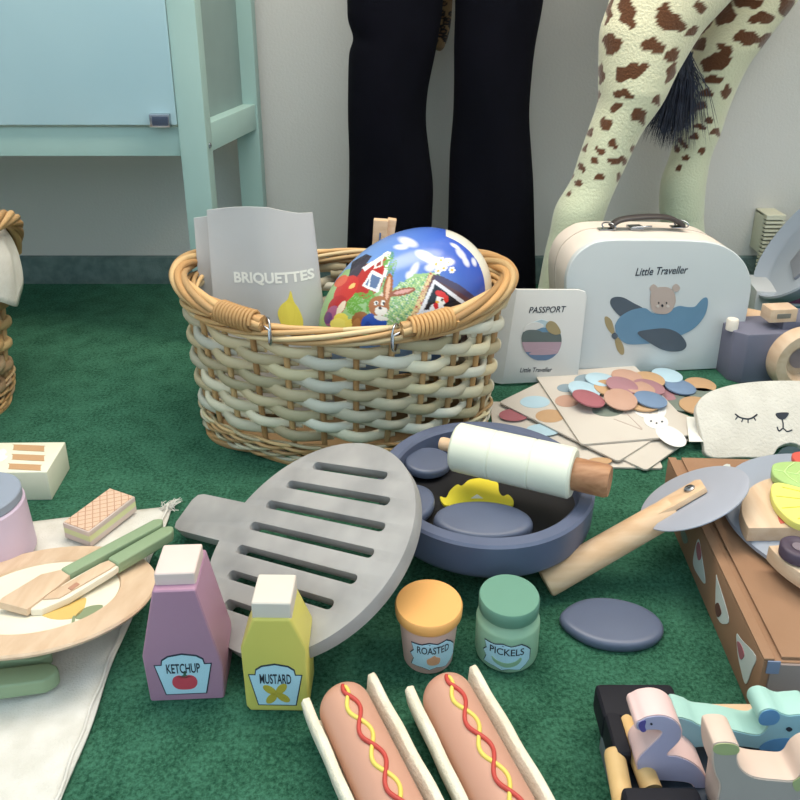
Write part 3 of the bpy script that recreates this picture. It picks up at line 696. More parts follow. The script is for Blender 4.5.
bm = nb(); tube(bm, [tuple(sp_.M @ Vector(p)) for p in ((hm-.016, top+.003, -.036), (hm-.005, top+.005, -.032), (hm+.008, top+.004, -.035))], .0012, 8); fin(bm, 'latch_wire', CHROME, case, world=True, ang=80)

# ------------------------------------------------------------------ passport booklet
pa_, pb_ = P(502, 384, .0035), P(570, 380.5, .0035); pp = Pl(pa_, pb_-pa_)
pas = empty('toy_passport', tuple((pa_+pb_)/2), 'white card booklet titled PASSPORT, standing open between basket and suitcase', 'booklet')
CARD = mat('card_white', (214, 212, 210), .6, (218, 216, 214), 5)
cov = pp.pts([(502, 384), (517, 289.5), (579, 289.8), (585.5, 292), (587, 297), (578, 375), (575, 379.5), (569, 380.6)]); cov[0] = (0, 0)
fin(prism(cov, -.003, 0, pp.M), 'front_cover', CARD, pas, .0005, world=True)
tl_ = Vector(cov[1]); A3, B3 = pp.M @ Vector((0, 0, 0)), pp.M @ Vector((tl_.x, tl_.y, 0))
wing = Vector((-.048, .020, 0))
bm = nb(); q = [A3, B3, B3+wing, A3+wing]; nn = Vector((.3, 1, 0)).normalized()*.003
vs = [bm.verts.new(p) for p in q]+[bm.verts.new(p+nn) for p in q]
for f_ in ((0, 1, 2, 3), (7, 6, 5, 4), (0, 4, 5, 1), (1, 5, 6, 2), (2, 6, 7, 3), (3, 7, 4, 0)): bm.faces.new([vs[i] for i in f_])
fin(bm, 'back_cover', CARD, pas, world=True)
Z5 = lambda l: [(480+x*.375, 200+y*.375) for x, y in l]
def ringpart(y0, y1, n_, m, h0, wob=0):
    cx, cy, rx, ry = 164, 373, 53, 55; pts = []
    ys = [y0+(y1-y0)*i/10 for i in range(11)]
    for y in ys: pts.append((cx-rx*math.sqrt(max(0, 1-((y-cy)/ry)**2)), y))
    for y in ys[::-1]: pts.append((cx+rx*math.sqrt(max(0, 1-((y-cy)/ry)**2)), y))
    decal(pp, Z5(pts), n_, m, pas, h0=h0, sm=0)
ringpart(318, 428, 'round_print', mat('print_sky', (176, 196, 206), .6), 0)
ringpart(340, 360, 'blue_band', BL1, .0003); ringpart(352, 382, 'green_band', mat('print_green', (96, 106, 106), .6), .0005); ringpart(378, 404, 'pink_band', mat('print_mauve', (172, 146, 158), .6), .0007); ringpart(400, 427, 'blue_foot', mat('print_steel', (98, 120, 150), .6), .0006)
decal(pp, Z5([(112, 372), (118, 350), (140, 345), (165, 352), (145, 372)]), 'hill_print', mat('print_green', (96, 106, 106), .6), pas, h0=.0008)
decal(pp, Z5([(175, 335), (185, 322), (202, 328), (215, 352), (200, 358), (182, 350)]), 'sun_print', OCH, pas, h0=.0009)
decal(pp, Z5([(115, 350), (125, 332), (150, 325), (170, 335), (150, 345), (130, 350)]), 'cloud_print', CARD, pas, h0=.0006)
decal(pp, Z5([(130, 410), (160, 396), (200, 400), (205, 408), (170, 412)]), 'wave_print', mat('print_mauve', (172, 146, 158), .6), pas, h0=.0009)
def ltext(pl, xa, ya, xb, yb, s, h, parent, m=INK, **k):
    q0, q1 = pl.px(xa, ya), pl.px(xb, yb); an = math.atan2(q1[1]-q0[1], q1[0]-q0[0])
    return text('lettering', s, m, parent, pl.M @ Tm((q0[0]+q1[0])/2, (q0[1]+q1[1])/2, .0001) @ Rz(an), math.hypot(q1[0]-q0[0], q1[1]-q0[1]), h, **k)
ltext(pp, 529, 310, 566, 309, 'PASSPORT', .0078, pas, bold=.006, shear=.2)
ltext(pp, 520, 370, 552, 369.5, 'Little Traveller', .0062, pas, bold=.004, shear=.2)

# ------------------------------------------------------------------ game cards and discs
CREAM = mat('card_cream', (198, 189, 180), .65, (204, 196, 187), 8)
PR = {'rose': mat('disc_rose', (160, 96, 104), .6), 'mauve': mat('disc_mauve', (160, 118, 126), .6), 'beige': mat('disc_beige', (186, 148, 130), .6), 'tan': mat('disc_tan', (188, 152, 116), .6),
      'light blue': mat('disc_light_blue', (172, 198, 212), .6), 'blue': mat('disc_blue', (112, 134, 164), .6), 'grey blue': mat('disc_grey_blue', (132, 150, 162), .6), 'green grey': mat('disc_green_grey', (118, 128, 120), .6)}
def card(corner, along, z, label, L=.160, Wd=.128, flip=1, prints=()):
    """a square-cornered card; corner and a sight point along its long edge"""
    c0 = P(*corner, z); c1 = P(*along, z); u = (c1-c0).normalized(); v = Vector((-u.y, u.x, 0))*flip
    M = Matrix(((u.x, v.x, 0, c0.x), (u.y, v.y, 0, c0.y), (0, 0, 1, z), (0, 0, 0, 1)))
    e = empty('game_card', tuple(c0+u*L/2+v*Wd/2), label, 'card', 'cream game cards fanned out on the turf')
    fin(prism(rrect(0, 0, L, Wd, .004), 0, .0022, M), 'board', CREAM, e, .0003, world=True)
    Mi = M.inverted()
    for n_, pts, m, h in prints:
        q = [Mi @ P(x, y, z+.0023) for x, y in pts]; fin(prism([(p.x, p.y) for p in q], .0022+h, .0025+h, M), n_, m, e, world=True, smooth=False)
    return e
E_ = lambda x, y, rx, ry: ell(x, y, rx, ry, n=28)
card((663, 470), (600, 468.5), .0005, 'cream game card lowest in the fan, its edge beside the wooden rolling pin end', flip=-1, L=.165)
card((646, 472), (500, 402), .003, 'cream game card under two others, with plum and light blue printed spots', flip=-1,
     prints=(('plum_spot', E_(514, 415, 15, 6), PR['rose'], 0), ('blue_spot', E_(543, 430, 17, 6), PR['light blue'], 0), ('beige_spot', E_(600, 461, 12, 3.5), PR['tan'], 0)))
card((618, 463), (494, 401), .0056, 'cream game card second in the fan, with light blue and ochre printed spots', flip=-1,
     prints=(('blue_spot', E_(535, 402, 15, 6), PR['light blue'], 0), ('ochre_spot', E_(550, 416, 14.5, 6.5), PR['tan'], 0)))
bun = mat('bunny_white', (224, 222, 220), .7)
F4 = lambda l: [(530+x*.225, 360+y*.225) for x, y in l]
card((581, 446), (538, 381), .0084, 'cream game card topmost in the fan, printed with a white bunny holding balloons', flip=-1, L=.162, Wd=.130,
     prints=(('balloon', E_(566, 388, 9, 4), PR['grey blue'], 0), ('balloon', E_(567, 401, 12, 6), PR['beige'], 0), ('balloon', E_(608, 410, 16, 6.5), PR['green grey'], 0),
             ('bunny_body', ell(671, 436, 17, 8.5, .5, 28), bun, 0), ('bunny_head', ell(656, 421.5, 12.5, 7.5, .2, 28), bun, .0002), ('bunny_ear', ell(641, 412, 10, 4.2, .55, 24), bun, .0001), ('bunny_ear', ell(662, 411.5, 4.2, 6.5, .3, 24), bun, .0001),
             ('bunny_eye', E_(651, 421.5, 1.1, .8), INK, .0005), ('bunny_eye', E_(662, 422, 1.1, .8), INK, .0005), ('bunny_nose', E_(656.5, 423.5, 1, .8), INK, .0005),
             ('balloon_string', F4([(415, 225), (419, 225), (500, 305), (497, 307)]), BEIG, 0), ('balloon_string', F4([(370, 262), (373, 261), (500, 308), (497, 310)]), BEIG, 0)))
DISC = [ # x, y, colour, height above the turf, tilt about x, about y, what sets it apart
 (705, 396, 'green grey', .001, 0, 0, 'grey green disc half hidden by the tan one, beside the white eye mask'),
 (700, 385, 'tan', .001, 0, 0, 'tan disc farthest right at the back of the scatter, on the turf'),
 (696, 405.5, 'tan', .0036, 2, -3, 'tan disc tucked against the white eye mask, nearest to it'),
 (679, 403.5, 'green grey', .001, 0, 0, 'grey green disc lying alone on the turf between the blue and tan ones'),
 (663, 393, 'mauve', .002, 4, 3, 'dusty pink disc partly under the two blue ones at the right of the heap'),
 (667, 375.5, 'light blue', .006, 3, 0, 'pale sky blue disc at the back right of the heap, by the suitcase'),
 (680, 387, 'blue', .0045, 5, 0, 'mid blue disc on top at the right, in front of the pale blue one'),
 (642, 403.5, 'tan', .012, 0, 2, 'tan disc mostly hidden beneath the front blue one on the bunny card'),
 (590, 382, 'grey blue', .011, 0, 0, 'grey blue disc at the back left of the heap, under the pale blue ones'),
 (601, 380, 'light blue', .014, 3, 3, 'pale blue disc at the back left, behind the other pale blue one'),
 (627, 377, 'beige', .013, 4, 0, 'pinkish beige disc at the very back, against the suitcase front'),
 (649, 379.5, 'tan', .011, 3, 0, 'light tan disc at the back, between the beige and the sky blue ones'),
 (610, 388, 'tan', .014, 2, 0, 'tan beige disc in the heap centre, between pale blue and mauve'),
 (649, 387, 'mauve', .013, 5, 5, 'small showing mauve disc right of the centre beige ones'),
 (639, 388, 'beige', .015, 5, 4, 'beige disc just right of the big mauve one in the heap'),
 (622, 385.5, 'mauve', .018, 7, 3, 'mauve disc high in the middle of the heap'),
 (584, 390, 'light blue', .015, 8, 4, 'very pale blue disc right behind the rose one at the left'),
 (650.5, 399.5, 'blue', .0155, 5, 3, 'steel blue disc lying on the bunny card at the front right'),
 (620.5, 399.5, 'beige', .018, 10, -3, 'large pinkish beige disc at the front, right of the rose one'),
 (588.5, 398.5, 'rose', .0195, 11, 4, 'deep rose disc at the front left, topmost of the heap'),
]
for x, y, c_, z, tx, ty, lb in DISC:
    p = P(x, y, z+.0012)
    o = fin(lathe([(0, -.0012), (.0178, -.0012), (.0184, -.0008), (.0184, .0008), (.0178, .0012), (0, .0012)], 48), 'coloured_disc', PR[c_])
    o.location = p; o.rotation_euler = (R(tx), R(ty), R(x*7 % 90)); tag(o, lb, 'game disc', 'coloured discs heaped on the game cards')
    o['category'] = 'disc'

# ------------------------------------------------------------------ toy camera
ca, cb = P(739, 384), P(835, 379); cp = Pl(ca, cb-ca)
CAMM = mat('camera_purple', (108, 108, 126), .55, (114, 114, 132), 10)
camo = empty('toy_camera', tuple(P(790, 383)+Vector((0, .03, 0))), 'purple grey wooden toy camera with a round wooden lens, behind the white eye mask', 'toy camera')
zt_ = cp.px(728, 336)[1]; x0_ = 0; x1_ = .150
bm = prism([(x0_-.010, -.055), (x0_-.010, -.012), (x0_+.002, 0), (x1_-.002, 0), (x1_+.010, -.012), (x1_+.010, -.055)], 0, zt_, cp.M @ Matrix(((1, 0, 0, 0), (0, 0, 1, 0), (0, 1, 0, 0), (0, 0, 0, 1))))
fin(bm, 'body', CAMM, camo, .002, world=True)
fin(B(((x0_+x1_)/2+.012, zt_+.004, -.030), (.075, .012, .040), cp.M), 'top_housing', CAMM, camo, .0015, world=True)
lc = cp.px(798, 357); Ml = cp.M @ Tm(lc[0], lc[1], 0)
lr = .0405
fin(lathe([(lr-.004, -.001), (lr, 0), (lr, .014), (lr-.003, .018), (lr-.015, .018), (lr-.018, .014), (lr-.020, .003), (0, .003)], 72, Ml), 'lens_ring', WOODP, camo, world=True, ang=50)
fin(lathe([(0, .0035), (.012, .0036), (.013, .004), (0, .0045)], 40, Ml), 'lens_glass', mat('lens_mauve', (150, 130, 134), .3), camo, world=True)
bq = cp.px(740, 340); fin(lathe([(.0070, -.002), (.0072, .010), (.0062, .0118), (0, .0122)], 32, cp.M @ Tm(bq[0], zt_, -.022) @ Matrix.Rotation(-PI/2, 4, 'X')), 'shutter_button', mat('button_cream', (222, 212, 200), .5), camo, world=True, ang=50)
vq = cp.px(786, 322); fin(B((vq[0]+.002, zt_+.0185, -.020), (.034, .017, .022), cp.M), 'viewfinder', WOODP, camo, .0015, world=True)
fin(B((vq[0]+.002, zt_+.0185, -.0088), (.017, .006, .001), cp.M), 'viewfinder_window', mat('vf_grey', (120, 118, 112), .4), camo, .0003, world=True)
# wooden stick lying behind the camera
s0, s1 = PY(728, 314, .96), PY(778, 324, .93)
bm = nb(); dv = (s1-s0).normalized(); tube(bm, [tuple(s0-dv*.06), tuple(s0), tuple(s1), tuple(s1+dv*.05)], .0125, 20)
st = fin(bm, 'wooden_stick', WOOD, None, .002, world=True, base=tuple(s0), ang=50); tag(st, 'round light wooden stick poking out behind the toy camera', 'wooden stick')
# patterned box under the tilted tray
bxe = empty('patterned_box', tuple(P(800, 322)), 'white box with plum and teal pattern under the tilted round tray', 'box')
f0, f1 = P(752, 321), P(860, 326); hb = .046; wb = (f1-f0).length; Mbx = frame(f0, f1-f0, (-(f1-f0).y, (f1-f0).x, 0))
fin(B((wb/2, .035, hb/2), (wb, .07, hb), Mbx), 'carton', mat('box_white', (196, 200, 206), .6), bxe, .001, world=True)
for n_, x0, x1, z0, z1, m_ in (('grey_patch', .020, .044, .002, .022, mat('box_grey', (96, 98, 118), .6)), ('plum_patch', .044, .062, .030, .042, mat('box_plum', (120, 66, 98), .6)), ('teal_patch', .046, .066, .006, .026, mat('box_teal', (84, 132, 150), .6))):
    fin(B(((x0+x1)/2, -.0005, (z0+z1)/2), (x1-x0, .001, z1-z0), Mbx), n_, m_, bxe, world=True)
tc_ = PY(822, 240, 1.06); dd = ray(822, 240); lr_ = (RT-dd*dd.x).normalized(); lu_ = lr_.cross(dd)
tr_ = empty('round_tray', tuple(tc_), 'pale grey blue round tray leaning tilted at the right edge, below the wall vent', 'tray')
nrm_ = (lr_*(-.64)+lu_*.66-dd*.38).normalized(); u_ = lr_*.66+lu_*.75; Mt = frame(tc_, u_, nrm_.cross(u_))
TRAY = mat('tray_grey_blue', (158, 168, 184), .4, (166, 176, 190), 6)
rr_ = .112
fin(lathe([(0, -.006), (rr_-.022, -.006), (rr_-.012, -.009), (rr_-.002, -.002), (rr_, .012), (rr_-.002, .014), (rr_-.005, .012), (rr_-.012, 0), (rr_-.02, -.002), (0, -.002)], 96, Mt), 'dish', TRAY, tr_, world=True, ang=50)
fin(prism([(-.062, -.030), (-.050, .020), (-.010, .035), (.05, .06), (.06, -.05), (-.015, -.045)], -.003, .002, Mt), 'raised_star', mat('tray_grey', (134, 138, 150), .5), tr_, .001, world=True)
# ------------------------------------------------------------------ eye mask
ma, mb = P(709, 457.5, .002), P(776, 457.5, .002); mlow = (ma+mb)/2
mp_ = Pl(ma, mb-ma, Vector((0, .075, .055)))
mask = empty('sleep_mask', tuple(ma), 'white felt sleep mask with a sleepy bear face, behind the cardboard box', 'sleep mask')
MK = mat('mask_felt', (200, 196, 188), 1, (210, 206, 198), 40, bump=.6, bscale=320)
ol = mp_.pts([(709, 456.5), (703, 440), (697.5, 418), (696, 408), (700, 399), (710, 391.5), (726, 386), (745, 382.5), (770, 380.5), (800, 380.5), (830, 383), (856, 389), (872, 402), (872, 420), (862, 448), (850, 462), (815, 462), (800, 446), (790, 443), (779, 447), (770, 456.5), (740, 457.2)])
bm = prism([tuple(p) for p in spl(ol, 5)], -.009, 0, mp_.M)
fin(bm, 'felt', MK, mask, .003, 3, world=True)
def stroke(pl, pts, r, name, m, parent, h=.0003):
    bm = nb(); q = [pl.px(*p) for p in pts]; tube(bm, [tuple(pl.M @ Vector((a, b, h))) for a, b in [tuple(x) for x in spl(q, 6, False)]], r, 8); return fin(bm, name, m, parent, world=True, ang=80)
stroke(mp_, [(735, 414), (740, 417.5), (747, 419), (752, 418), (757, 414.5)], .0008, 'closed_eye', INK, mask)
for a, b, c_, d_ in ((738, 416, 735.5, 419.5), (743, 418.5, 741.5, 422), (748, 419, 748, 423), (753.5, 417, 755.5, 420.5)): stroke(mp_, [(a, b), ((a+c_)/2, (b+d_)/2), (c_, d_)], .0006, 'eyelash', INK, mask)
stroke(mp_, [(812, 412), (818, 415.5), (826, 416), (833, 412)], .0008, 'closed_eye', INK, mask)
fin(prism([tuple(p) for p in spl(mp_.pts([(776, 413.5), (788, 413), (786, 418), (782, 419.5), (778, 418)]), 5)], 0, .001, mp_.M), 'nose', INK, mask, world=True)
stroke(mp_, [(782, 419), (783, 424), (783, 428)], .0007, 'mouth_line', INK, mask)
stroke(mp_, [(777, 427), (779, 431), (783, 428.5), (787, 431.5), (792, 430)], .0007, 'mouth', INK, mask)
tg = [P(688, 449, .003), P(703, 449, .003), P(702, 424, .004), P(685.5, 424, .004)]
bm = nb(); vs = [bm.verts.new(p+Vector((0, 0, .0085))) for p in tg]+[bm.verts.new(p+Vector((0, 0, .009))) for p in tg]
for f_ in ((0, 1, 2, 3), (7, 6, 5, 4), (0, 4, 5, 1), (1, 5, 6, 2), (2, 6, 7, 3), (3, 7, 4, 0)): bm.faces.new([vs[i] for i in f_])
fin(bm, 'care_label', WHITE, mask, world=True)
# ------------------------------------------------------------------ cardboard box
BXH = .05
CB = mat('cardboard', (146, 110, 84), .85, (158, 122, 96), 10, bump=.05)
q0 = P(668, 457.5, BXH); q1 = P(764, 659, BXH)
u_ = (q0-q1).normalized(); v_ = Vector((u_.y, -u_.x, 0)); Lb = (q0-q1).length
Mb = Matrix(((v_.x, u_.x, 0, q1.x), (v_.y, u_.y, 0, q1.y), (0, 0, 1, 0), (0, 0, 0, 1)))
cbx = empty('cardboard_box', tuple(q1+v_*.13+u_*Lb/2-Vector((0, 0, BXH))), 'flat brown cardboard box with small picture windows, under the toy pizza', 'cardboard box')
fin(B((.13, Lb/2, BXH/2-.001), (.26, Lb, BXH-.002), Mb), 'carton', CB, cbx, .001, world=True)
fin(B((.137, Lb/2+.001, BXH-.0005), (.250, Lb-.002, .002), Mb), 'lid_flap', CB, cbx, .0006, world=True)
fin(B((.0035, Lb/2, BXH-.0005), (.007, Lb, .002), Mb), 'lid_edge', CB, cbx, .0006, world=True)
fin(B((.13, -.0006, BXH/2-.001), (.25, .002, BXH-.004), Mb), 'front_flap', mat('cardboard_grey', (136, 122, 118), .85), cbx, world=True)
bp_ = Pl(Mb @ Vector((-.0002, 0, 0)), -u_)
def stick(pts, n_, m, h=0): 
    q = bp_.pts(pts); return fin(prism([tuple(p) for p in spl(q, 4)], h, .0004+h, bp_.M), n_, m, cbx, world=True, smooth=False)
LBL = mat('label_white', (196, 200, 196), .6)
stick([(694, 556), (698.5, 539), (702, 556), (705.5, 583), (699, 576), (694, 566)], 'picture_label', LBL); stick([(697, 548), (699.5, 542), (702, 556), (699, 560)], 'plum_print', PR['rose'], .0004)
stick([(716.5, 578), (718, 580), (729, 618), (724, 624), (719, 620), (716, 610)], 'picture_label', LBL); stick([(716, 606), (719, 603), (722, 613), (718, 617)], 'brown_print', mat('print_brown', (92, 60, 52), .7), .0004)
stick([(737, 634), (742, 640), (756, 656), (752, 670), (746, 684), (741, 668), (738, 652)], 'picture_label', LBL); stick([(738, 642), (742, 645), (745, 655), (741, 659)], 'plum_print', PR['rose'], .0004)
stick([(681, 532), (684, 530), (688, 541), (684, 543)], 'green_print', PR['green grey'])
lw = [P(727, 464, BXH+.001), P(730, 464.5, BXH+.001), P(732, 474, BXH+.001), P(716, 474, BXH+.001), P(724, 465, BXH+.001)]
fin(prism([(p.x, p.y) for p in lw], BXH+.0005, BXH+.0012), 'top_label', LBL, cbx, world=True)
fin(B((.006, -.0017, BXH-.005), (.008, .001, .010), Mb), 'tape', mat('tape_blue', (112, 124, 150), .3), cbx, world=True)
# dark cap behind the pizza plate
dk = empty('dark_pouch', tuple(P(790, 452, .05)), 'small dark teal rounded pouch lying behind the pizza plate', 'pouch')
# ------------------------------------------------------------------ pizza plate, slices, toppings
pcen = P(845, 517, BXH+.0095); PRD = .0925
plate = empty('pizza_plate', (pcen.x, pcen.y, BXH+.001), 'round pale grey wooden plate carrying toy pizza slices on the cardboard box', 'plate')
Mpz = Tm(pcen.x, pcen.y, BXH+.0015)
fin(lathe([(0, 0), (PRD-.006, 0), (PRD, .004), (PRD, .007), (PRD-.003, .0085), (0, .0085)], 96, Mpz), 'disc', mat('plate_grey', (150, 158, 174), .5, (156, 164, 180), 8), plate, world=True, ang=40)
zt = BXH+.010
def wedge(a0, a1, r, cen, label, name='pizza_slice'):
    e = empty(name, (cen.x, cen.y, zt), label, 'toy food')
    pts = [(0, 0)]+[(r*math.cos(R(a0+(a1-a0)*i/18)), r*math.sin(R(a0+(a1-a0)*i/18))) for i in range(19)]
    M = Tm(cen.x, cen.y, zt)
    fin(prism(pts, 0, .0125, M), 'wooden_base', WOODP, e, .001, world=True)
    ins = [(.016*math.cos(R((a0+a1)/2)), .016*math.sin(R((a0+a1)/2)))]+[((r-.026)*math.cos(R(a0+6+(a1-a0-12)*i/14)), (r-.026)*math.sin(R(a0+6+(a1-a0-12)*i/14))) for i in range(15)]
    fin(prism(ins, .0122, .0129, M), 'sauce_print', mat('sauce_red', (196, 96, 84), .6), e, world=True, smooth=False)
    return e
zt2 = zt+.0125
s1c = P(838, 527, zt2); s1c.z = 0
# slice outline follows the seen corner and rim
w1 = wedge(108, 181, .068, s1c, 'wooden pizza slice with leaf and yellow wedge, at the back of the grey plate')
w2 = wedge(38, 105, .068, s1c+Vector((.006, .004, 0)), 'wooden pizza slice on the right side of the grey plate, topped with tomato')
s2c = P(842, 560, zt2); s2c.z = 0
w3 = wedge(186, 250, .068, s1c+Vector((.006, -.014, 0)), 'wooden pizza slice with the dark olive ring, nearest at the front of the grey plate')
w4 = wedge(254, 330, .068, s1c+Vector((.006, -.012, 0)), 'wooden pizza slice at the lower right of the grey plate')
def flat(name, pts, z, th, m, label, cat='toy food', bev=.0015, cap=None):
    q = [P(x, y, z+th) for x, y in pts]; c0 = sum(q, Vector())/len(q); base = (c0.x, c0.y, z)
    o = fin(prism([(p.x, p.y) for p in q], z, z+th), name, m, None, bev, 3, world=True, base=base); return tag(o, label, cat)
LEAF = mat('leaf_green', (160, 190, 118), .5, (172, 200, 130), 12); LEMY = mat('lemon_yellow', (220, 216, 116), .5)
lf = flat('lettuce_leaf', [tuple(p) for p in spl([(772, 466), (776, 462.5), (790, 461), (806, 462), (824, 466), (840, 476), (830, 486), (812, 489), (797, 486), (782, 481), (773, 474)], 5)], zt2+.0006, .007, LEAF, 'green wooden lettuce leaf with pale veins on the back pizza slice')
Lv = mat('leaf_vein', (196, 222, 150), .5)
z_ = zt2+.0078
for a in ([(774, 470), (790, 473), (815, 477), (835, 478)], [(784, 472), (788, 467), (794, 463)], [(797, 474), (802, 469), (810, 465)], [(784, 472), (790, 478), (798, 483)], [(800, 475), (808, 481), (815, 485)]):
    bm = nb(); tube(bm, [tuple(P(x, y, z_)) for x, y in a], .0006, 6); fin(bm, 'vein', Lv, lf, world=True, ang=80)
ys_ = flat('yellow_pepper', [tuple(p) for p in spl([(771, 487), (778, 482), (800, 487), (826, 495), (842, 500), (838, 516), (820, 526), (800, 524), (786, 516), (774, 502)], 5)], zt2+.0006, .0065, LEMY, 'yellow wooden fruit wedge with rayed lines on the back pizza slice')
for a in ([(840, 504), (812, 506), (782, 508)], [(840, 503), (812, 500), (776, 496)], [(840, 502), (812, 494), (782, 487)], [(838, 506), (818, 512), (798, 519)]):
    bm = nb(); tube(bm, [tuple(P(x, y, zt2+.0072)) for x, y in a], .0005, 6); fin(bm, 'ray_line', mat('ray_yellow', (204, 196, 70), .5), ys_, world=True, ang=80)
oc = P(799, 547, zt2+.009)
ol_ = empty('olive_slice', (oc.x, oc.y, zt2), 'dark purple round olive slice on the front pizza slice', 'toy food')
fin(lathe([(.011, 0), (.0125, .001), (.0125, .008), (.011, .0095), (.0065, .0095), (.005, .008), (0, .008)], 48, Tm(oc.x, oc.y, zt2+.0006)), 'ring', mat('olive_dark', (74, 62, 78), .5), ol_, world=True, ang=50)
fin(lathe([(0, .0081), (.0045, .0081), (.0045, .0088), (0, .0088)], 32, Tm(oc.x, oc.y, zt2+.0006)), 'centre', mat('olive_mid', (120, 108, 118), .5), ol_, world=True)
tmq = flat('tomato_slice', [tuple(p) for p in spl([(792, 453.5), (800, 451), (815, 452), (822, 457), (812, 462), (796, 461)], 5)], zt2+.0006, .005, mat('tomato_red', (206, 84, 72), .5), 'red wooden tomato piece at the back of the grey plate')
# the dark pouch
fin(prism([(p.x, p.y) for p in [P(x, y, .03) for x, y in spl([(771, 463), (778, 452), (785, 446.5), (794, 446), (804, 450), (815, 455), (815, 463)], 4)]], .0, .030), 'body', mat('dark_teal', (44, 66, 74), .6), dk, .003, world=True)

# ------------------------------------------------------------------ pan on legs
pc = P(485.5, 476, .064); PR_ = .0905; ZR = .064
pan = empty('toy_grill_bowl', (pc.x, pc.y, 0), 'round slate blue wooden grill bowl on short legs, holding stones and the rolling pin', 'toy grill')
Mpn = Tm(pc.x, pc.y, 0)
fin(lathe([(0, .030), (PR_-.006, .030), (PR_-.001, .034), (PR_, .038), (PR_+.001, ZR-.002), (PR_-.001, ZR), (PR_-.010, ZR), (PR_-.012, ZR-.002), (PR_-.013, .040), (0, .040)], 120, Mpn), 'bowl', GREYB, pan, world=True, ang=40)
fin(lathe([(0, .0402), (PR_-.0135, .0402), (PR_-.0135, .041), (0, .041)], 96, Mpn), 'black_lining', BLACK, pan, world=True)
for a in (-80, 40, 160):
    fin(lathe([(0, 0), (.0095, 0), (.011, .031), (0, .031)], 32, Tm(pc.x+.062*math.cos(R(a)), pc.y+.062*math.sin(R(a)), 0)), 'leg', GRIDD, pan, world=True, ang=40)
fp = [(440, 497), (443, 504), (450, 506), (478, 504.5), (506, 506), (513, 505), (513, 500), (508, 495), (503, 496.5), (499, 492), (497, 482), (485, 478.5), (470, 480), (462, 486), (457, 485), (450, 491), (446, 498)]
q = [P(x, y, .0425) for x, y in spl(fp, 4)]
fin(prism([(p.x, p.y) for p in q], .041, .0430), 'flame_cutout', mat('flame_bright', (232, 214, 60), .6), pan, world=True)
q = [P(x, y, .0435) for x, y in ((471, 498), (477, 494), (483, 498))]
fin(prism([(p.x, p.y) for p in q], .043, .0434), 'flame_heart', WHITE, pan, world=True)
STONE = mat('stone_slate', (86, 94, 116), .38, (92, 100, 122), 15)
def stone(cx, cy, z, rx, ry, rot, h, label, tilt=(0, 0), tip=0):
    c = P(cx, cy, z+h/2); n = 72; bm = nb(); rings = []
    for k in range(9):
        t = k/8; a = PI*(t-.5); s = 1-.16*(1-math.cos(a)**.7) if k not in (0, 8) else .80; z_ = h*.5*math.sin(a)
        rings.append([(rx*s*math.cos(b)*(1), ry*s*math.sin(b)*(1-tip*max(0, -math.cos(b))**3), z_) for b in [2*PI*i/n for i in range(n)]])
    loft(rings, bm); o = fin(bm, 'wooden_briquette', STONE, ang=60); o.location = c; o.rotation_euler = (R(tilt[0]), R(tilt[1]), R(rot)); return tag(o, label, 'toy briquette', 'slate blue wooden briquettes')
stone(611, 624, 0, .0385, .0245, -6, .009, 'oval slate blue wooden briquette lying alone on the turf beside the pizza cutter', tip=.25)
stone(428, 463, .0445, .0225, .0185, 30, .009, 'small slate wooden briquette at the back left inside the grill bowl', (6, 4))
stone(408, 506, .045, .027, .021, 60, .010, 'slate wooden briquette at the left in the bowl, half hidden by the slotted disc')
stone(483, 524, .0435, .040, .0215, -4, .013, 'large slate wooden briquette at the front inside the grill bowl', (4, 0))
# ------------------------------------------------------------------ rolling pin
ra_, rb_ = P(455.5, 446.5, .0865), P(574, 473.5, .0885)
rp = empty('rolling_pin', tuple((ra_+rb_)/2-Vector((0, 0, .0205))), 'cream toy rolling pin with a brown wooden end, lying across the grill bowl', 'rolling pin')
dr_ = (rb_-ra_); Lr = dr_.length; Mr = frame(ra_, dr_, Vector((0, 0, 1)))  # x along
Mrz = Mr @ Matrix.Rotation(PI/2, 4, 'Y')
r_ = .0208; L3 = Lr/3
prof = [(0, 0), (r_-.002, 0), (r_, .002)]
for k in (1, 2): prof += [(r_, L3*k-.0012), (r_-.0009, L3*k), (r_, L3*k+.0012)]
prof += [(r_, Lr-.002), (r_-.002, Lr), (0, Lr)]
fin(lathe(prof, 80, Mrz), 'roller', mat('cream_paint', (222, 224, 206), .45, (226, 228, 212), 8), rp, world=True, ang=30)
fin(lathe([(0, -.014), (.0048, -.014), (.0056, -.012), (.0056, .001), (0, .001)], 32, Mrz), 'thin_handle', WOOD, rp, world=True, ang=40)
fin(lathe([(0, Lr-.001), (.0128, Lr-.001), (.0132, Lr+.001), (.0132, Lr+.026), (.0118, Lr+.0285), (0, Lr+.0285)], 48, Mrz), 'thick_handle', WOODD, rp, world=True, ang=40)
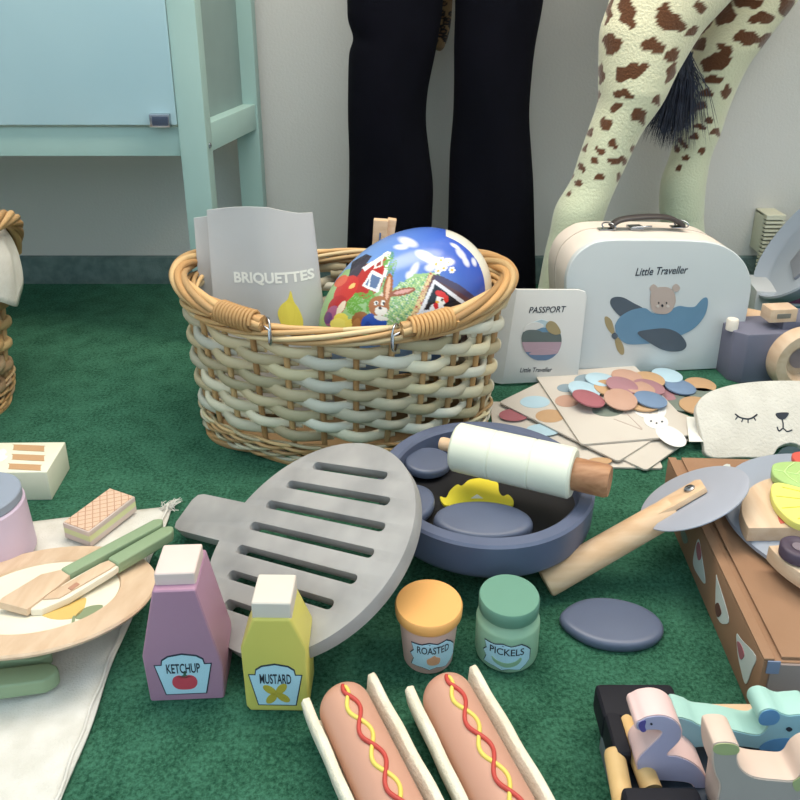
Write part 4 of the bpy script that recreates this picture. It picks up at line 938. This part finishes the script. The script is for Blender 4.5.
# ------------------------------------------------------------------ slotted disc with handle
gc = P(311, 543, .058); d = ray(313, 546); gr_ = (RT-d*d.x).normalized(); gu = gr_.cross(d)
e1 = gr_*87-gu*20-d*86; e2 = gr_*60+gu*102+d*37
Mg = frame(gc, e1, e2); rad = .0915
grd = empty('grill_rack', tuple(gc), 'grey wooden round grill rack with seven slots and a handle, leaning against the bowl', 'grill rack')
hw = .0185; HL = 1.70*rad; aa = math.asin(hw/rad)
outl = [(rad*math.cos(a), rad*math.sin(a)) for a in [(-PI+aa)+(2*PI-2*aa)*i/120 for i in range(121)]]
outl += [(-HL+.010, hw*1.0), (-HL+.003, hw-.002), (-HL, hw-.008), (-HL, -hw+.006), (-HL+.003, -hw+.001), (-HL+.010, -hw*1.02)]
holes = []
for k in range(7):
    y = rad*(.70-.232*k); hl = math.sqrt(max(0, rad*rad-y*y))-.27*rad; w = .0038
    if k == 6: hl *= 1.0
    holes.append([(x, yy+y) for x, yy in rrect(-hl, -w, hl, w, .0037, 4)][::-1])
fin(prism(outl, -.0055, .0055, Mg, holes), 'slotted_disc', GRIDD, grd, .0012, 2, world=True)
# ------------------------------------------------------------------ bottles
def labelpts(): return [(-.5, .36), (-.38, .36), (-.36, .50), (-.25, .60), (0, .66), (.25, .60), (.36, .50), (.38, .36), (.5, .36), (.36, -.5), (-.36, -.5)]
LB = mat('label_sky', (170, 204, 220), .6); LBB = mat('label_edge', (40, 52, 66), .7)
def bottle(name, base_px, rot, prof, depth, cap, m, mcap, label, word, lab, icon):
    p = P(*base_px); M = Tm(p.x, p.y, 0) @ Rz(R(rot))
    e = empty(name, M=M, label=label, cat='toy bottle')
    MX = Matrix(((1, 0, 0, 0), (0, 0, 1, 0), (0, 1, 0, 0), (0, 0, 0, 1)))  # profile (x, z) extruded along y
    fin(prism(prof, 0, depth, MX), 'body', m, e, .0022, 3)
    cw, cz0, cz1, cd_ = cap
    fin(B((0, depth/2, (cz0+cz1)/2), (cw, cd_, cz1-cz0)), 'cap', mcap, e, .0018, 3)
    w, h, zc = lab
    Ml = Matrix(((1, 0, 0, 0), (0, 0, -1, 0), (0, 1, 0, zc), (0, 0, 0, 1)))
    lp = labelpts()
    o = fin(prism([(x*w*1.04, y*h*1.03) for x, y in lp], .0000, .0003, Ml), 'label_border', LBB, e, smooth=False)
    o = fin(prism([(x*w*.99, y*h*.97) for x, y in lp], .0002, .0005, Ml), 'label', LB, e, smooth=False)
    text('lettering', word, INK, e, M @ Ml @ Tm(0, h*.26, .0005), w*.60, h*.27, .006)
    for n_, pts, mm in icon: fin(prism([(x*w, y*h) for x, y in pts], .0005, .0008, Ml), n_, mm, e, smooth=False)
    return e
sp6 = lambda l, n=6: [tuple(p) for p in spl(l, n)]
KM = mat('ketchup_mauve', (164, 124, 148), .45, (170, 130, 154), 8); CAPM = mat('cap_cream', (214, 194, 188), .5)
k0 = P(187, 700)
bottle('ketchup_bottle', (187.5, 700.5), 3, [(-.0250, 0), (.0250, 0), (.0262, .030), (.0138, .094), (-.0138, .094), (-.0262, .040)], .040, (.0262, .087, .1030, .029), KM, CAPM,
       'mauve wooden ketchup bottle with cream cap and tomato label, left of the mustard', 'KETCHUP', (.037, .0300, .0215),
       (('tomato_print', sp6([(-.20, -.02), (-.10, .06), (0, .02), (.10, .06), (.20, -.02), (.22, -.20), (.12, -.34), (-.12, -.34), (-.22, -.20)]), mat('tomato_print_red', (190, 70, 84), .6)),
        ('stalk_print', sp6([(-.12, .03), (-.02, .06), (.0, .16), (.05, .16), (.04, .06), (.14, .03), (.0, -.03)], 4), mat('stalk_green', (60, 96, 82), .6))))
MM = mat('mustard_yellow', (200, 190, 96), .45, (208, 198, 104), 8)
MC = mat('cap_white', (208, 198, 188), .5)
fl = []
for k in range(4):
    a = R(40+90*k)+.2; c_, s_ = math.cos(a), math.sin(a); fl.append(('petal_print', [(.16*c_*1.0+.15*math.cos(t)*c_-.08*math.sin(t)*s_, -.16+.16*s_*1.1+.15*math.cos(t)*s_*1.2+.08*math.sin(t)*c_*1.2) for t in [2*PI*i/16 for i in range(16)]], mat('mustard_print', (176, 160, 60), .6)))
bottle('mustard_bottle', (278, 711.5), -1, [(-.0188, 0), (.0188, 0), (.0212, .004), (.0216, .054), (.0122, .079), (-.0122, .079), (-.0216, .054), (-.0212, .004)], .030, (.0255, .076, .0905, .027), MM, MC,
       'yellow wooden mustard bottle with cream cap and flower label, in front of the grill rack', 'MUSTARD', (.0345, .0305, .0215), fl)
# ------------------------------------------------------------------ jars
def burst(n, w, h, amp=.10):
    o = []
    for i in range(n*2):
        a = 2*PI*i/(n*2); k = 1+amp if i % 2 else 1-amp*.6
        x, y = math.cos(a), math.sin(a); s = 1/max(abs(x), abs(y))**.8; o.append((w/2*x*s*k*.92, h/2*y*s*k*.92))
    return o
def jar(name, px, rot, prof, lid, m, ml, label, word, rl, zc, w, h, icons):
    p = P(*px); e = empty(name, (p.x, p.y, 0), label, 'toy jar'); M = full(e)
    fin(lathe(prof, 72), 'body', m, e, ang=40); fin(lathe(lid, 72), 'lid', ml, e, ang=40)
    def wrap(bm, off):
        for v in bm.verts:
            a = v.co.x/rl-PI/2+R(rot); rr = rl+off+v.co.z; v.co = Vector((rr*math.cos(a), rr*math.sin(a), zc+v.co.y))
        return bm
    def flatp(pts, h0, h1, n_, mm, sub=0):
        bm = prism(pts, h0, h1); bmesh.ops.triangulate(bm, faces=bm.faces[:]); bmesh.ops.subdivide_edges(bm, edges=[e_ for e_ in bm.edges if e_.calc_length() > .006], cuts=3, use_grid_fill=True)
        return fin(wrap(bm, 0), n_, mm, e, smooth=False)
    flatp([(x*1.05, y*1.06) for x, y in burst(9, w, h)], .0004, .0006, 'label_border', LBB); flatp(burst(9, w, h), .0007, .0009, 'label', LB)
    cu = bpy.data.curves.new('t', 'FONT'); cu.body = word; cu.offset = .012; cu.resolution_u = 3
    t = bpy.data.objects.new('t', cu); COL.objects.link(t); bpy.context.view_layer.update()
    me = bpy.data.meshes.new_from_object(t.evaluated_get(bpy.context.evaluated_depsgraph_get())); bpy.data.objects.remove(t)
    bm = nb(); bm.from_mesh(me); xs = [v.co.x for v in bm.verts]; ys = [v.co.y for v in bm.verts]; a0, a1, b0, b1_ = min(xs), max(xs), min(ys), max(ys)
    for v in bm.verts: v.co = Vector(((v.co.x-(a0+a1)/2)/(a1-a0)*w*.70, ((v.co.y-b0)/(b1_-b0))*h*.27+h*.10, .0011))
    fin(wrap(bm, 0), 'lettering', INK, e)
    for n_, pts, mm in icons: flatp([(x*w, y*h) for x, y in pts], .0009, .0012, n_, mm)
    return e
jar('roasted_jar', (428, 655), 8, [(0, 0), (.0165, 0), (.0178, .0012), (.0214, .041), (0, .041)], [(0, .039), (.0226, .039), (.0236, .0405), (.0240, .0470), (.0230, .0485), (0, .0485)],
    mat('jar_pink', (206, 172, 164), .45), mat('lid_orange', (226, 166, 96), .5, (230, 172, 104), 8), 'small pink wooden jar with orange lid, label lettered ROASTED', 'ROASTED', .0205, .0200, .032, .0230,
    (('onion_print', sp6([(-.14, -.12), (-.05, -.02), (.02, .04), (.06, -.02), (.14, -.10), (.10, -.30), (-.10, -.30)]), mat('print_tan', (200, 150, 116), .6)),))
jar('pickle_jar', (506, 650), -8, [(0, 0), (.0195, 0), (.0222, .002), (.0228, .005), (.0228, .031), (.0222, .0335), (.0198, .036), (.0194, .041), (0, .041)], [(0, .0395), (.0206, .0395), (.0214, .0407), (.0216, .0495), (.0208, .051), (0, .051)],
    mat('jar_mint', (142, 178, 152), .45), mat('lid_teal', (96, 140, 122), .5, (102, 146, 128), 8), 'mint green wooden jar with darker green lid, label lettered PICKELS', 'PICKELS', .0230, .0165, .034, .0225,
    (('pickle_print', sp6([(-.30, -.06), (-.20, -.14), (0, -.20), (.18, -.12), (.28, .0), (.30, -.10), (.20, -.28), (-.02, -.36), (-.24, -.24)]), mat('print_pickle', (134, 168, 140), .6)),))
# ------------------------------------------------------------------ pizza cutter
h0, h1 = P(545, 583, .0125), P(704, 492, .0735)
pzc = empty('pizza_cutter', tuple((h0+h1)/2), 'wooden toy pizza cutter with a grey wheel resting on the cardboard box', 'pizza cutter')
dh = (h1-h0); Lh = dh.length; Mh = frame(h0, dh, Vector((0, -.35, 1)).cross(dh)) @ Matrix.Rotation(PI/2, 4, 'Y')
bm = nb(); dn = dh.normalized(); path = [h0, h0+dn*.002, h0+dn*Lh*.35, h0+dn*Lh*.70, h0+dn*(Lh*.80)]
tube(bm, [tuple(p) for p in path], [.0108, .0118, .0116, .0112, .0106], 40)
fin(bm, 'handle', WOOD, pzc, .001, world=True, ang=40)
wn_ = Vector((-.10, -.13, 1)).normalized()
side = dn.cross(Vector((0, 0, 1))).normalized(); up2 = side.cross(dn).normalized(); rl_ = R(20); side, up2 = side*math.cos(rl_)+up2*math.sin(rl_), up2*math.cos(rl_)-side*math.sin(rl_)
def prong(off, th):
    M = Matrix(((dn.x, side.x, up2.x, 0), (dn.y, side.y, up2.y, 0), (dn.z, side.z, up2.z, 0), (0, 0, 0, 1))); M.translation = h0
    L0, L1 = Lh*.66, Lh+.004
    return prism([(L0, -.0078), (Lh*.80, -.0100), (L1-.003, -.0100), (L1, -.006), (L1-.004, .0096), (Lh*.80, .0100), (L0, .0078)], off-th/2, off+th/2, M)
fin(prong(.0056, .0046), 'upper_prong', WOOD, pzc, .001, world=True); fin(prong(-.0056, .0046), 'lower_prong', WOOD, pzc, .001, world=True)
wc = h0+dn*(Lh-.0095)+up2*.0003
Mw = frame(wc, side, dn)
wr_ = .0450
fin(lathe([(0, -.0022), (wr_-.005, -.0022), (wr_, -.0004), (wr_, .0004), (wr_-.005, .0022), (0, .0022)], 96, Mw), 'wheel', mat('wheel_grey', (158, 161, 174), .45, (164, 167, 180), 8), pzc, world=True, ang=20)
fin(lathe([(.0, .0078), (.0044, .0078), (.0046, .0088), (.0036, .0098), (.001, .0095), (0, .0088)], 32, Mw), 'bolt', CHROME, pzc, world=True, ang=40)
# ------------------------------------------------------------------ white cloth and table things at the left
tl, br = P(172, 508), P(64, 800)
cl0 = P(172, 508.5); cl1 = P(60, 812); cl2 = P(-60, 533); dn_ = (cl1-cl0).normalized(); left_ = (cl2-cl0).normalized()
bm = nb(); g = {}; nx, ny = 60, 60; rc = random.Random(5)
for i in range(nx+1):
    for j in range(ny+1):
        u, v = i/nx*.62, j/ny*.36; p = cl0+left_*u+dn_*v; e_ = .0012*math.sin(v*60)*(1 if i == 0 else .4)
        g[i, j] = bm.verts.new((p.x+e_*(i == 0), p.y, .0022+.0011*math.sin(u*23+v*9)+.0008*math.sin(v*31-u*11)+(0.0003 if i < 2 else 0)))
for i in range(nx):
    for j in range(ny): bm.faces.new([g[i, j], g[i+1, j], g[i+1, j+1], g[i, j+1]])
cloth = fin(bm, 'white_cloth', WARMW, None, world=True, base=tuple(cl0), ang=80)
cloth.modifiers.new('thick', 'SOLIDIFY').thickness = .0018
tag(cloth, 'white cotton cloth spread on the turf under the plate, with a frayed corner', 'cloth')
bm = nb()
for i in range(46):
    a = cl0+Vector((rc.uniform(-.010, .001), rc.uniform(-.008, .001), .003)); b = a+Vector((rc.uniform(-.002, .012), rc.uniform(-.003, .011), rc.uniform(-.001, .004)))
    tube(bm, [tuple(a), tuple((a+b)/2+Vector((rc.uniform(-.002, .002), rc.uniform(-.002, .002), .002))), tuple(b)], .0003, 4)
fin(bm, 'fringe', WARMW, cloth, world=True, ang=80)
bm = nb(); tube(bm, [(g_.x, g_.y, .0046) for g_ in [cl0+dn_*(.34*j/40)+left_*.003+Vector((.0007*math.sin(j*1.4), 0, 0)) for j in range(41)]], .0011, 6); fin(bm, 'hem', WARMW, cloth, world=True, ang=80)
zc_ = .0055
# plate with lemon
pq = P(44, 601, .025); PLR = .0810
lp = empty('wooden_plate', (pq.x, pq.y, zc_), 'round wooden plate with a lemon print on the white cloth', 'plate')
Mp2 = Tm(pq.x, pq.y, .0265) @ Matrix.Rotation(R(-14), 4, 'X')
fin(lathe([(0, -.005), (PLR-.012, -.005), (PLR-.001, .001), (PLR, .003), (PLR-.001, .0045), (PLR-.026, .0045), (PLR-.027, .0025), (0, .0025)], 110, Mp2), 'rim', WOODP, lp, world=True, ang=30)
fin(lathe([(0, .0026), (PLR-.0272, .0026), (PLR-.0272, .0032), (0, .0032)], 90, Mp2), 'cream_well', mat('well_cream', (230, 224, 206), .5), lp, world=True)
ppl = Pl(Mp2 @ Vector((0, 0, .0032)), Mp2.col[0].xyz, Mp2.col[1].xyz)
decal(ppl, [(40, 613), (60, 608), (84, 598), (85, 606), (80, 614), (70, 619), (52, 619)], 'lemon_print', mat('lemon_ochre', (212, 178, 106), .6), lp)
decal(ppl, [(75, 618), (82, 610), (92, 606), (103, 606), (96, 614), (86, 619)], 'leaf_print', mat('leaf_dusty', (132, 144, 112), .6), lp)
decal(ppl, [(66, 628), (71, 625), (72.5, 618), (75, 617), (74, 625), (69, 629)], 'stem_print', mat('leaf_dusty', (132, 144, 112), .6), lp, h0=.0004)
# cutlery
GRN = mat('sage_green', (134, 154, 122), .5, (140, 160, 128), 8)
def utensil(name, a, b, za, zb, w, t, blade, label, bladem=WOODP, w2=None):
    """green handle from a to b (sight points, heights); blade: outline in (along, across) beyond a"""
    A, Bq = P(*a, za), P(*b, zb); u = (Bq-A).normalized(); L = (Bq-A).length; M = frame(A, u, Vector((0, 0, 1)).cross(u))
    e = empty(name, tuple(A.lerp(Bq, .5)), label, 'toy cutlery')
    w2 = w2 or w
    fin(prism([(0, -w/2), (L-w2/2, -w2/2), (L-.002, -w2/4), (L, 0), (L-.002, w2/4), (L-w2/2, w2/2), (0, w/2)], -t/2, t/2, M), 'handle', GRN, e, .002, 3, world=True)
    if blade:
        for n_, o_, m_, t0, t1 in blade: fin(prism(o_, t0, t1, M), n_, m_, e, .001, 2, world=True)
    return e, M
CRM = mat('cream_edge', (226, 216, 198), .5)
utensil('spatula', (65, 576), (163, 523), .0375, .0285, .011, .009,
        [('blade', [(.001, -.0055), (.001, .0055), (-.012, .012), (-.044, .009), (-.048, .0065), (-.040, -.016), (-.012, -.010)], WOODP, -.003, .003)], 'sage green spatula with a broad wooden blade, farther one across the plate')
utensil('table_knife', (113, 566), (173, 531), .0325, .0255, .0125, .010,
        [('blade', [(.002, -.0055), (.002, .0065), (-.006, .0085), (-.030, .009), (-.064, .007), (-.069, .002), (-.064, -.004), (-.045, -.008), (-.004, -.007)], CRM, -.0035, .0020),
         ('wooden_face', [(.000, -.0035), (.000, .005), (-.008, .0068), (-.050, .006), (-.058, .004), (-.050, -.004), (-.006, -.0045)], WOODP, .0018, .0032),
         ('brown_mark', [(-.040, -.004), (-.040, .000), (-.032, .001), (-.032, -.003)], mat('print_rust', (176, 130, 108), .6), .003, .0038)], 'sage green table knife with a cream edged wooden blade, nearer one across the plate')
utensil('fork', (-60, 664), (53, 657), .016, .0125, .012, .010,
        [('tines', [(.001, -.005), (.001, .005), (-.02, .010), (-.06, .010), (-.06, -.010), (-.02, -.010)], WOODP, -.003, .003)], 'sage green handle at the lower left edge, the upper of two below the plate')
utensil('fork', (-60, 692), (60, 676), .014, .0115, .0165, .012,
        [('tines', [(.001, -.005), (.001, .005), (-.02, .010), (-.06, .010), (-.06, -.010), (-.02, -.010)], WOODP, -.003, .003)], 'thicker sage green handle at the lower left edge, nearest below the plate')
# wafer
wz = zc_; c0 = P(91, 547.5, wz); c1 = P(64, 538.5, wz); c3 = P(137, 511, wz)
uu = (c3-c0); vv = (c1-c0); Mw_ = frame(c0, uu, vv); Lw, Ww = uu.length, abs(vv.dot(Mw_.col[1].xyz))
wf = empty('wafer_biscuit', tuple(c0.lerp(c1, .5)+uu*.5), 'pink wooden wafer biscuit with lattice top on the edge of the white cloth', 'toy food')
hW = .0165
WF = bpy.data.materials.new('wafer_lattice'); WF.use_nodes = True; n = WF.node_tree.nodes; l = WF.node_tree.links
t = n.new('ShaderNodeTexCoord'); sxy = n.new('ShaderNodeSeparateXYZ'); mp = n.new('ShaderNodeMapping'); mp.inputs['Rotation'].default_value = (0, 0, R(45)); mp.inputs['Scale'].default_value = (165, 165, 1)
l.new(t.outputs['Object'], mp.inputs[0]); l.new(mp.outputs[0], sxy.inputs[0])
ms = []
for ax_ in ('X', 'Y'):
    fr_ = n.new('ShaderNodeMath'); fr_.operation = 'FRACT'; l.new(sxy.outputs[ax_], fr_.inputs[0]); lt = n.new('ShaderNodeMath'); lt.operation = 'LESS_THAN'; lt.inputs[1].default_value = .13; l.new(fr_.outputs[0], lt.inputs[0]); ms.append(lt)
mxm = n.new('ShaderNodeMath'); mxm.operation = 'MAXIMUM'; l.new(ms[0].outputs[0], mxm.inputs[0]); l.new(ms[1].outputs[0], mxm.inputs[1])
mc = n.new('ShaderNodeMix'); mc.data_type = 'RGBA'; mc.inputs[6].default_value = (*lin((214, 182, 158)), 1); mc.inputs[7].default_value = (*lin((180, 136, 112)), 1); l.new(mxm.outputs[0], mc.inputs[0]); l.new(mc.outputs[2], n['Principled BSDF'].inputs['Base Color'])
PINKW = mat('wafer_pink', (206, 188, 180), .6)
fin(B((Lw/2, Ww/2, hW*.17), (Lw, Ww, hW*.34), Mw_), 'bottom_layer', PINKW, wf, .0008, world=True)
fin(B((Lw/2, Ww/2, hW*.5), (Lw-.0004, Ww-.0004, hW*.36), Mw_), 'filling', mat('filling_lime', (210, 212, 160), .6), wf, world=True)
tp = fin(B((Lw/2, Ww/2, hW*.80), (Lw, Ww, hW*.30), Mw_), 'top_layer', PINKW, wf, .0008, world=True)
o = fin(B((0, 0, 0), (Lw-.002, Ww-.002, .0006)), 'lattice', WF, wf); o.matrix_basis = full(wf).inverted() @ Mw_ @ Tm(Lw/2, Ww/2, hW*.95+.0004)
# cream block with three bars
bA = P(52, 500); bk = empty('wooden_block', (bA.x-.06, bA.y+.025, 0), 'cream wooden block printed with three tan bars at the left edge behind the lavender jar', 'toy block')
Mk = Tm(bA.x, bA.y, 0) @ Rz(R(1)); BK = mat('block_cream', (222, 220, 200), .5)
zk = .031; dk_ = .052
fin(prism([(-.14, 0), (0, 0), (-.002, dk_), (-.14, dk_)], 0, zk, Mk), 'body', BK, bk, .0012, world=True)
kp = Pl((0, 0, zk+.0001), (1, 0, 0), (0, 1, 0))
for yy, x0, x1 in ((448, 14, 44), (457.5, 13, 44), (467, 9.5, 40.5)):
    decal(kp, [(x0, yy-2.6), (x0+1, yy-3.2), (x1-1, yy-2), (x1, yy-1.2), (x1, yy+3), (x1-2, yy+3.6), (x0+1, yy+2.2), (x0-.5, yy+1.5)], 'tan_bar', mat('bar_tan', (190, 150, 112), .6), bk, sm=3)
decal(kp, [(-6, 452), (0, 450), (4, 449), (7, 452), (5, 455), (8, 457), (3, 461), (-4, 462)], 'paw_print', WHITE, bk, sm=4)
# lavender jar
jc = P(-9, 553, zc_); lj = empty('lavender_jar', (jc.x, jc.y, zc_), 'lavender wooden jar with a grey blue lid, cut off at the left edge', 'toy jar')
fin(lathe([(0, 0), (.0345, 0), (.0362, .002), (.0340, .049), (.0325, .0505), (0, .0505)], 80), 'body', mat('lavender_paint', (200, 180, 200), .45), lj, ang=40)
fin(lathe([(0, .0505), (.0315, .0505), (.0325, .0515), (.0325, .0585), (.0315, .0595), (0, .0595)], 80), 'lid', mat('lid_grey_blue', (142, 150, 166), .5), lj, ang=40)
# ------------------------------------------------------------------ hot dogs
BUN = mat('bun_felt', (222, 212, 190), 1, (230, 222, 204), 50, bump=.6, bscale=420)
SAU = mat('sausage_peach', (194, 146, 126), .5, (198, 152, 132), 8)
MUY, KER = mat('mustard_line', (222, 200, 96), .5), mat('ketchup_line', (186, 68, 60), .5)
def hotdog(pa, pb, label, src=None):
    A, Bq = P(*pa, .022), P(*pb, .022); u = (Bq-A).normalized(); L = .135; M = frame(A, u, Vector((0, 0, 1)).cross(u))  # x along, y side, z up
    e = empty('hot_dog', M=Matrix(((u.x, -u.y, 0, A.x), (u.y, u.x, 0, A.y), (0, 0, 1, 0), (0, 0, 0, 1))), label=label, cat='toy food', group='felt hot dogs on the turf')
    if src:
        for ch in src.children: copy_tree(ch, e)
        return e
    r = .0168; pr = []
    for i in range(9): a = PI/2*i/8; pr.append((r*math.sin(a)**.8, .014-.014*math.cos(a)))
    for i in range(9): a = PI/2*(8-i)/8; pr.append((r*math.sin(a)**.8, L-.014+.014*math.cos(a)))
    bm = lathe(pr, 56, Matrix.Rotation(PI/2, 4, 'Y')); bmesh.ops.translate(bm, vec=(-.002, 0, .0225), verts=bm.verts[:])
    fin(bm, 'sausage', SAU, e, ang=60)
    for s in (-1, 1):
        sec = [(.0035, 0), (.0130, .000), (.0200, .005), (.0245, .017), (.0262, .0290), (.0245, .0318), (.0202, .0312), (.0192, .020), (.0150, .0085), (.0035, .0042)]
        rings = []
        for k in range(25):
            x = .000+(L+.004)*k/24; wv_ = .00025*math.sin(k*.9+s)
            rings.append([(x, s*(yy+wv_), z+wv_*.5) for yy, z in (sec if s > 0 else sec[::-1])])
        fin(loft(rings), 'bun_half', BUN, e, .0006, 1, ang=50)
    for s, m_, n_ in ((1, MUY, 'mustard_squiggle'), (-1, KER, 'ketchup_squiggle')):
        bm = nb(); pth = []
        for k in range(80):
            x = .010+(L-.03)*k/79; yy = .0038*math.sin(x*2*PI/.038+(0 if s > 0 else PI))*min(1, k/6)
            zz = .0225+math.sqrt(r*r-yy*yy)*(1 if x > .012 else .95)+(.0002 if s > 0 else .0008); pth.append((x-.002, yy, zz))
        tube(bm, pth, .0015, 8, flat=.9); fin(bm, n_, m_, e, ang=80)
    return e
hd1 = hotdog((339, 696), (389, 800), 'felt hot dog with ketchup and mustard squiggles, left one nearest the mustard bottle')
hotdog((441, 686), (501, 800), 'felt hot dog with ketchup and mustard squiggles, right one below the jars', hd1)
# ------------------------------------------------------------------ wooden animal cart
YC = .345
DG = mat('dark_grey_paint', (26, 26, 34), .6, spec=.2); GS = mat('grey_side', (110, 116, 124), .6); DOW = mat('dowel_yellow_wood', (206, 168, 112), .5, (214, 178, 124), 20, (1, 6, 6))
tA = P(600, 765); cart = empty('animal_cart', (.2, .34, 0), 'black and grey wooden pull cart carrying painted wooden animals, lower right corner', 'toy cart')
cx0 = P(594, 730, .0).x; 
xL = P(606, 690, .036).x; yB = P(620, 681, .036).y
fin(B((xL+.10, yB-.065, .0075), (.20, .13, .015)), 'base_board', mat('base_slate', (58, 68, 82), .6), cart, .002, world=True)
fin(B((xL-.002, yB-.075, .012), (.005, .110, .022)), 'side_rail', GS, cart, .001, world=True)
fin(B((xL+.019, yB-.014, .0255), (.050, .026, .021)), 'back_block', DG, cart, .004, 3, world=True)
fin(B((xL+.000, yB-.037, .0255), (.010, .030, .021)), 'side_block', DG, cart, .003, 3, world=True)
fz = P(655, 780, .040); fin(B((fz.x+.0015, fz.y-.015, .0275), (.043, .024, .025)), 'front_block', DG, cart, .004, 3, world=True)
fin(B((xL+.12, yB-.0045, .0165), (.15, .006, .003)), 'orange_strip', WOOD, cart, .0005, world=True)
for k, (xa, ya, xb_, yb_) in enumerate(((620, 718, 640, 770), (610, 752, 620, 806))):
    a, b = P(xa+4, ya, .030), P(xb_+4, yb_, .026)
    bm = nb(); dd = (b-a).normalized(); tube(bm, [tuple(a), tuple(a+dd*.002), tuple(b), tuple(b+dd*.012)], [.0055, .0062, .0062, .0062], 28); fin(bm, 'dowel', DOW, cart, world=True, ang=50)
def figure(name, Y, z0, pts, depth, m, label, side=None, lean=.0, extra=(), sm=5, cap=None):
    """an outline cut from thick board, front face at distance Y, standing on the cart"""
    pl = Pl((0, Y, 0), (1, 0, 0), (0, lean, 1)); q = pl.pts(pts); q = [tuple(p) for p in spl(q, sm)]
    e = empty(name, (sum(p[0] for p in q)/len(q), Y, z0), label, 'wooden animal')
    fin(prism(q, -depth, 0, pl.M), 'body', side or m, e, .0008, 2, world=True)
    if side: fin(prism([tuple(p) for p in inset(q, .0009)], 0, .0005, pl.M), 'painted_face', m, e, world=True, smooth=False)
    for n_, pp_, mm, h in extra: fin(prism([tuple(p) for p in spl(pl.pts(pp_), 4)], .0004+h, .0008+h, pl.M), n_, mm, e, world=True, smooth=False)
    return e, pl, q
ZZ = lambda l: [(590+x*.175, 670+y*.175) for x, y in l]
figure('wooden_flamingo', .334, .015, ZZ([(258, 330), (262, 296), (290, 280), (330, 262), (400, 254), (460, 268), (505, 300), (528, 345), (515, 400), (480, 440), (445, 480), (500, 488), (570, 515), (630, 560), (670, 620), (672, 670), (640, 694), (600, 680), (560, 645), (420, 632), (330, 628), (285, 600), (262, 540), (280, 490), (340, 430), (395, 375), (400, 348), (350, 342), (290, 348)]),
       .0185, mat('flamingo_lilac', (168, 164, 192), .5), 'pink and lilac wooden flamingo standing in the cart beside the dowels', side=mat('flamingo_pink', (222, 190, 188), .5),
       extra=(('beak', ZZ([(275, 312), (290, 288), (318, 285), (312, 315), (318, 342), (292, 346)]), mat('beak_violet', (84, 76, 142), .5), 0), ('eye', ZZ([(341, 300), (348, 295), (355, 300), (348, 306)]), INK, .0004)))
EL = lambda l: [(700+x*.1626, 670+y*.1625) for x, y in l]
figure('wooden_elephant', .352, .015, EL([(-150, 300), (-60, 305), (0, 335), (120, 350), (230, 372), (320, 392), (375, 388), (410, 345), (375, 335), (355, 300), (370, 255), (420, 235), (470, 245), (500, 262), (545, 275), (615, 270), (700, 280), (740, 420), (730, 520), (600, 520), (515, 497), (360, 485), (240, 470), (60, 470), (-150, 470)]),
       .0165, mat('elephant_blue', (134, 176, 190), .5), 'mint and blue wooden elephant with a round ear, standing in the cart at the right', side=mat('elephant_mint', (160, 198, 190), .5),
       extra=(('ear', EL([(358, 300), (380, 258), (430, 240), (475, 255), (488, 290), (462, 325), (410, 335), (370, 328)]), mat('ear_blue', (82, 132, 176), .5), 0), ('eye', EL([(525, 358), (545, 345), (565, 358), (545, 372)]), INK, .0002), ('cheek', EL([(360, 480), (400, 440), (460, 420), (540, 415), (555, 430), (515, 492), (430, 490)]), mat('ear_blue', (82, 132, 176), .5), 0)), sm=4)
figure('wooden_llama', .312, .015, EL([(78, 470), (95, 448), (150, 440), (210, 448), (242, 470), (238, 500), (230, 540), (245, 590), (290, 635), (360, 660), (470, 672), (560, 678), (600, 660), (640, 600), (700, 560), (740, 580), (760, 800), (700, 960), (300, 980), (120, 960), (100, 850), (118, 710), (90, 640), (75, 560)]),
       .0175, mat('llama_grey', (162, 154, 148), .5), 'grey and peach wooden animal with a green topped neck, nearest in the cart', side=mat('llama_peach', (208, 184, 170), .5),
       extra=(('green_crown', EL([(80, 492), (82, 470), (100, 452), (150, 446), (205, 452), (238, 472), (234, 500), (200, 514), (120, 514)]), mat('crown_green', (158, 168, 120), .5), 0), ('green_crown', EL([(566, 690), (600, 660), (660, 620), (700, 600), (700, 760), (640, 720), (590, 740)]), mat('crown_green', (158, 168, 120), .5), 0)), sm=4)
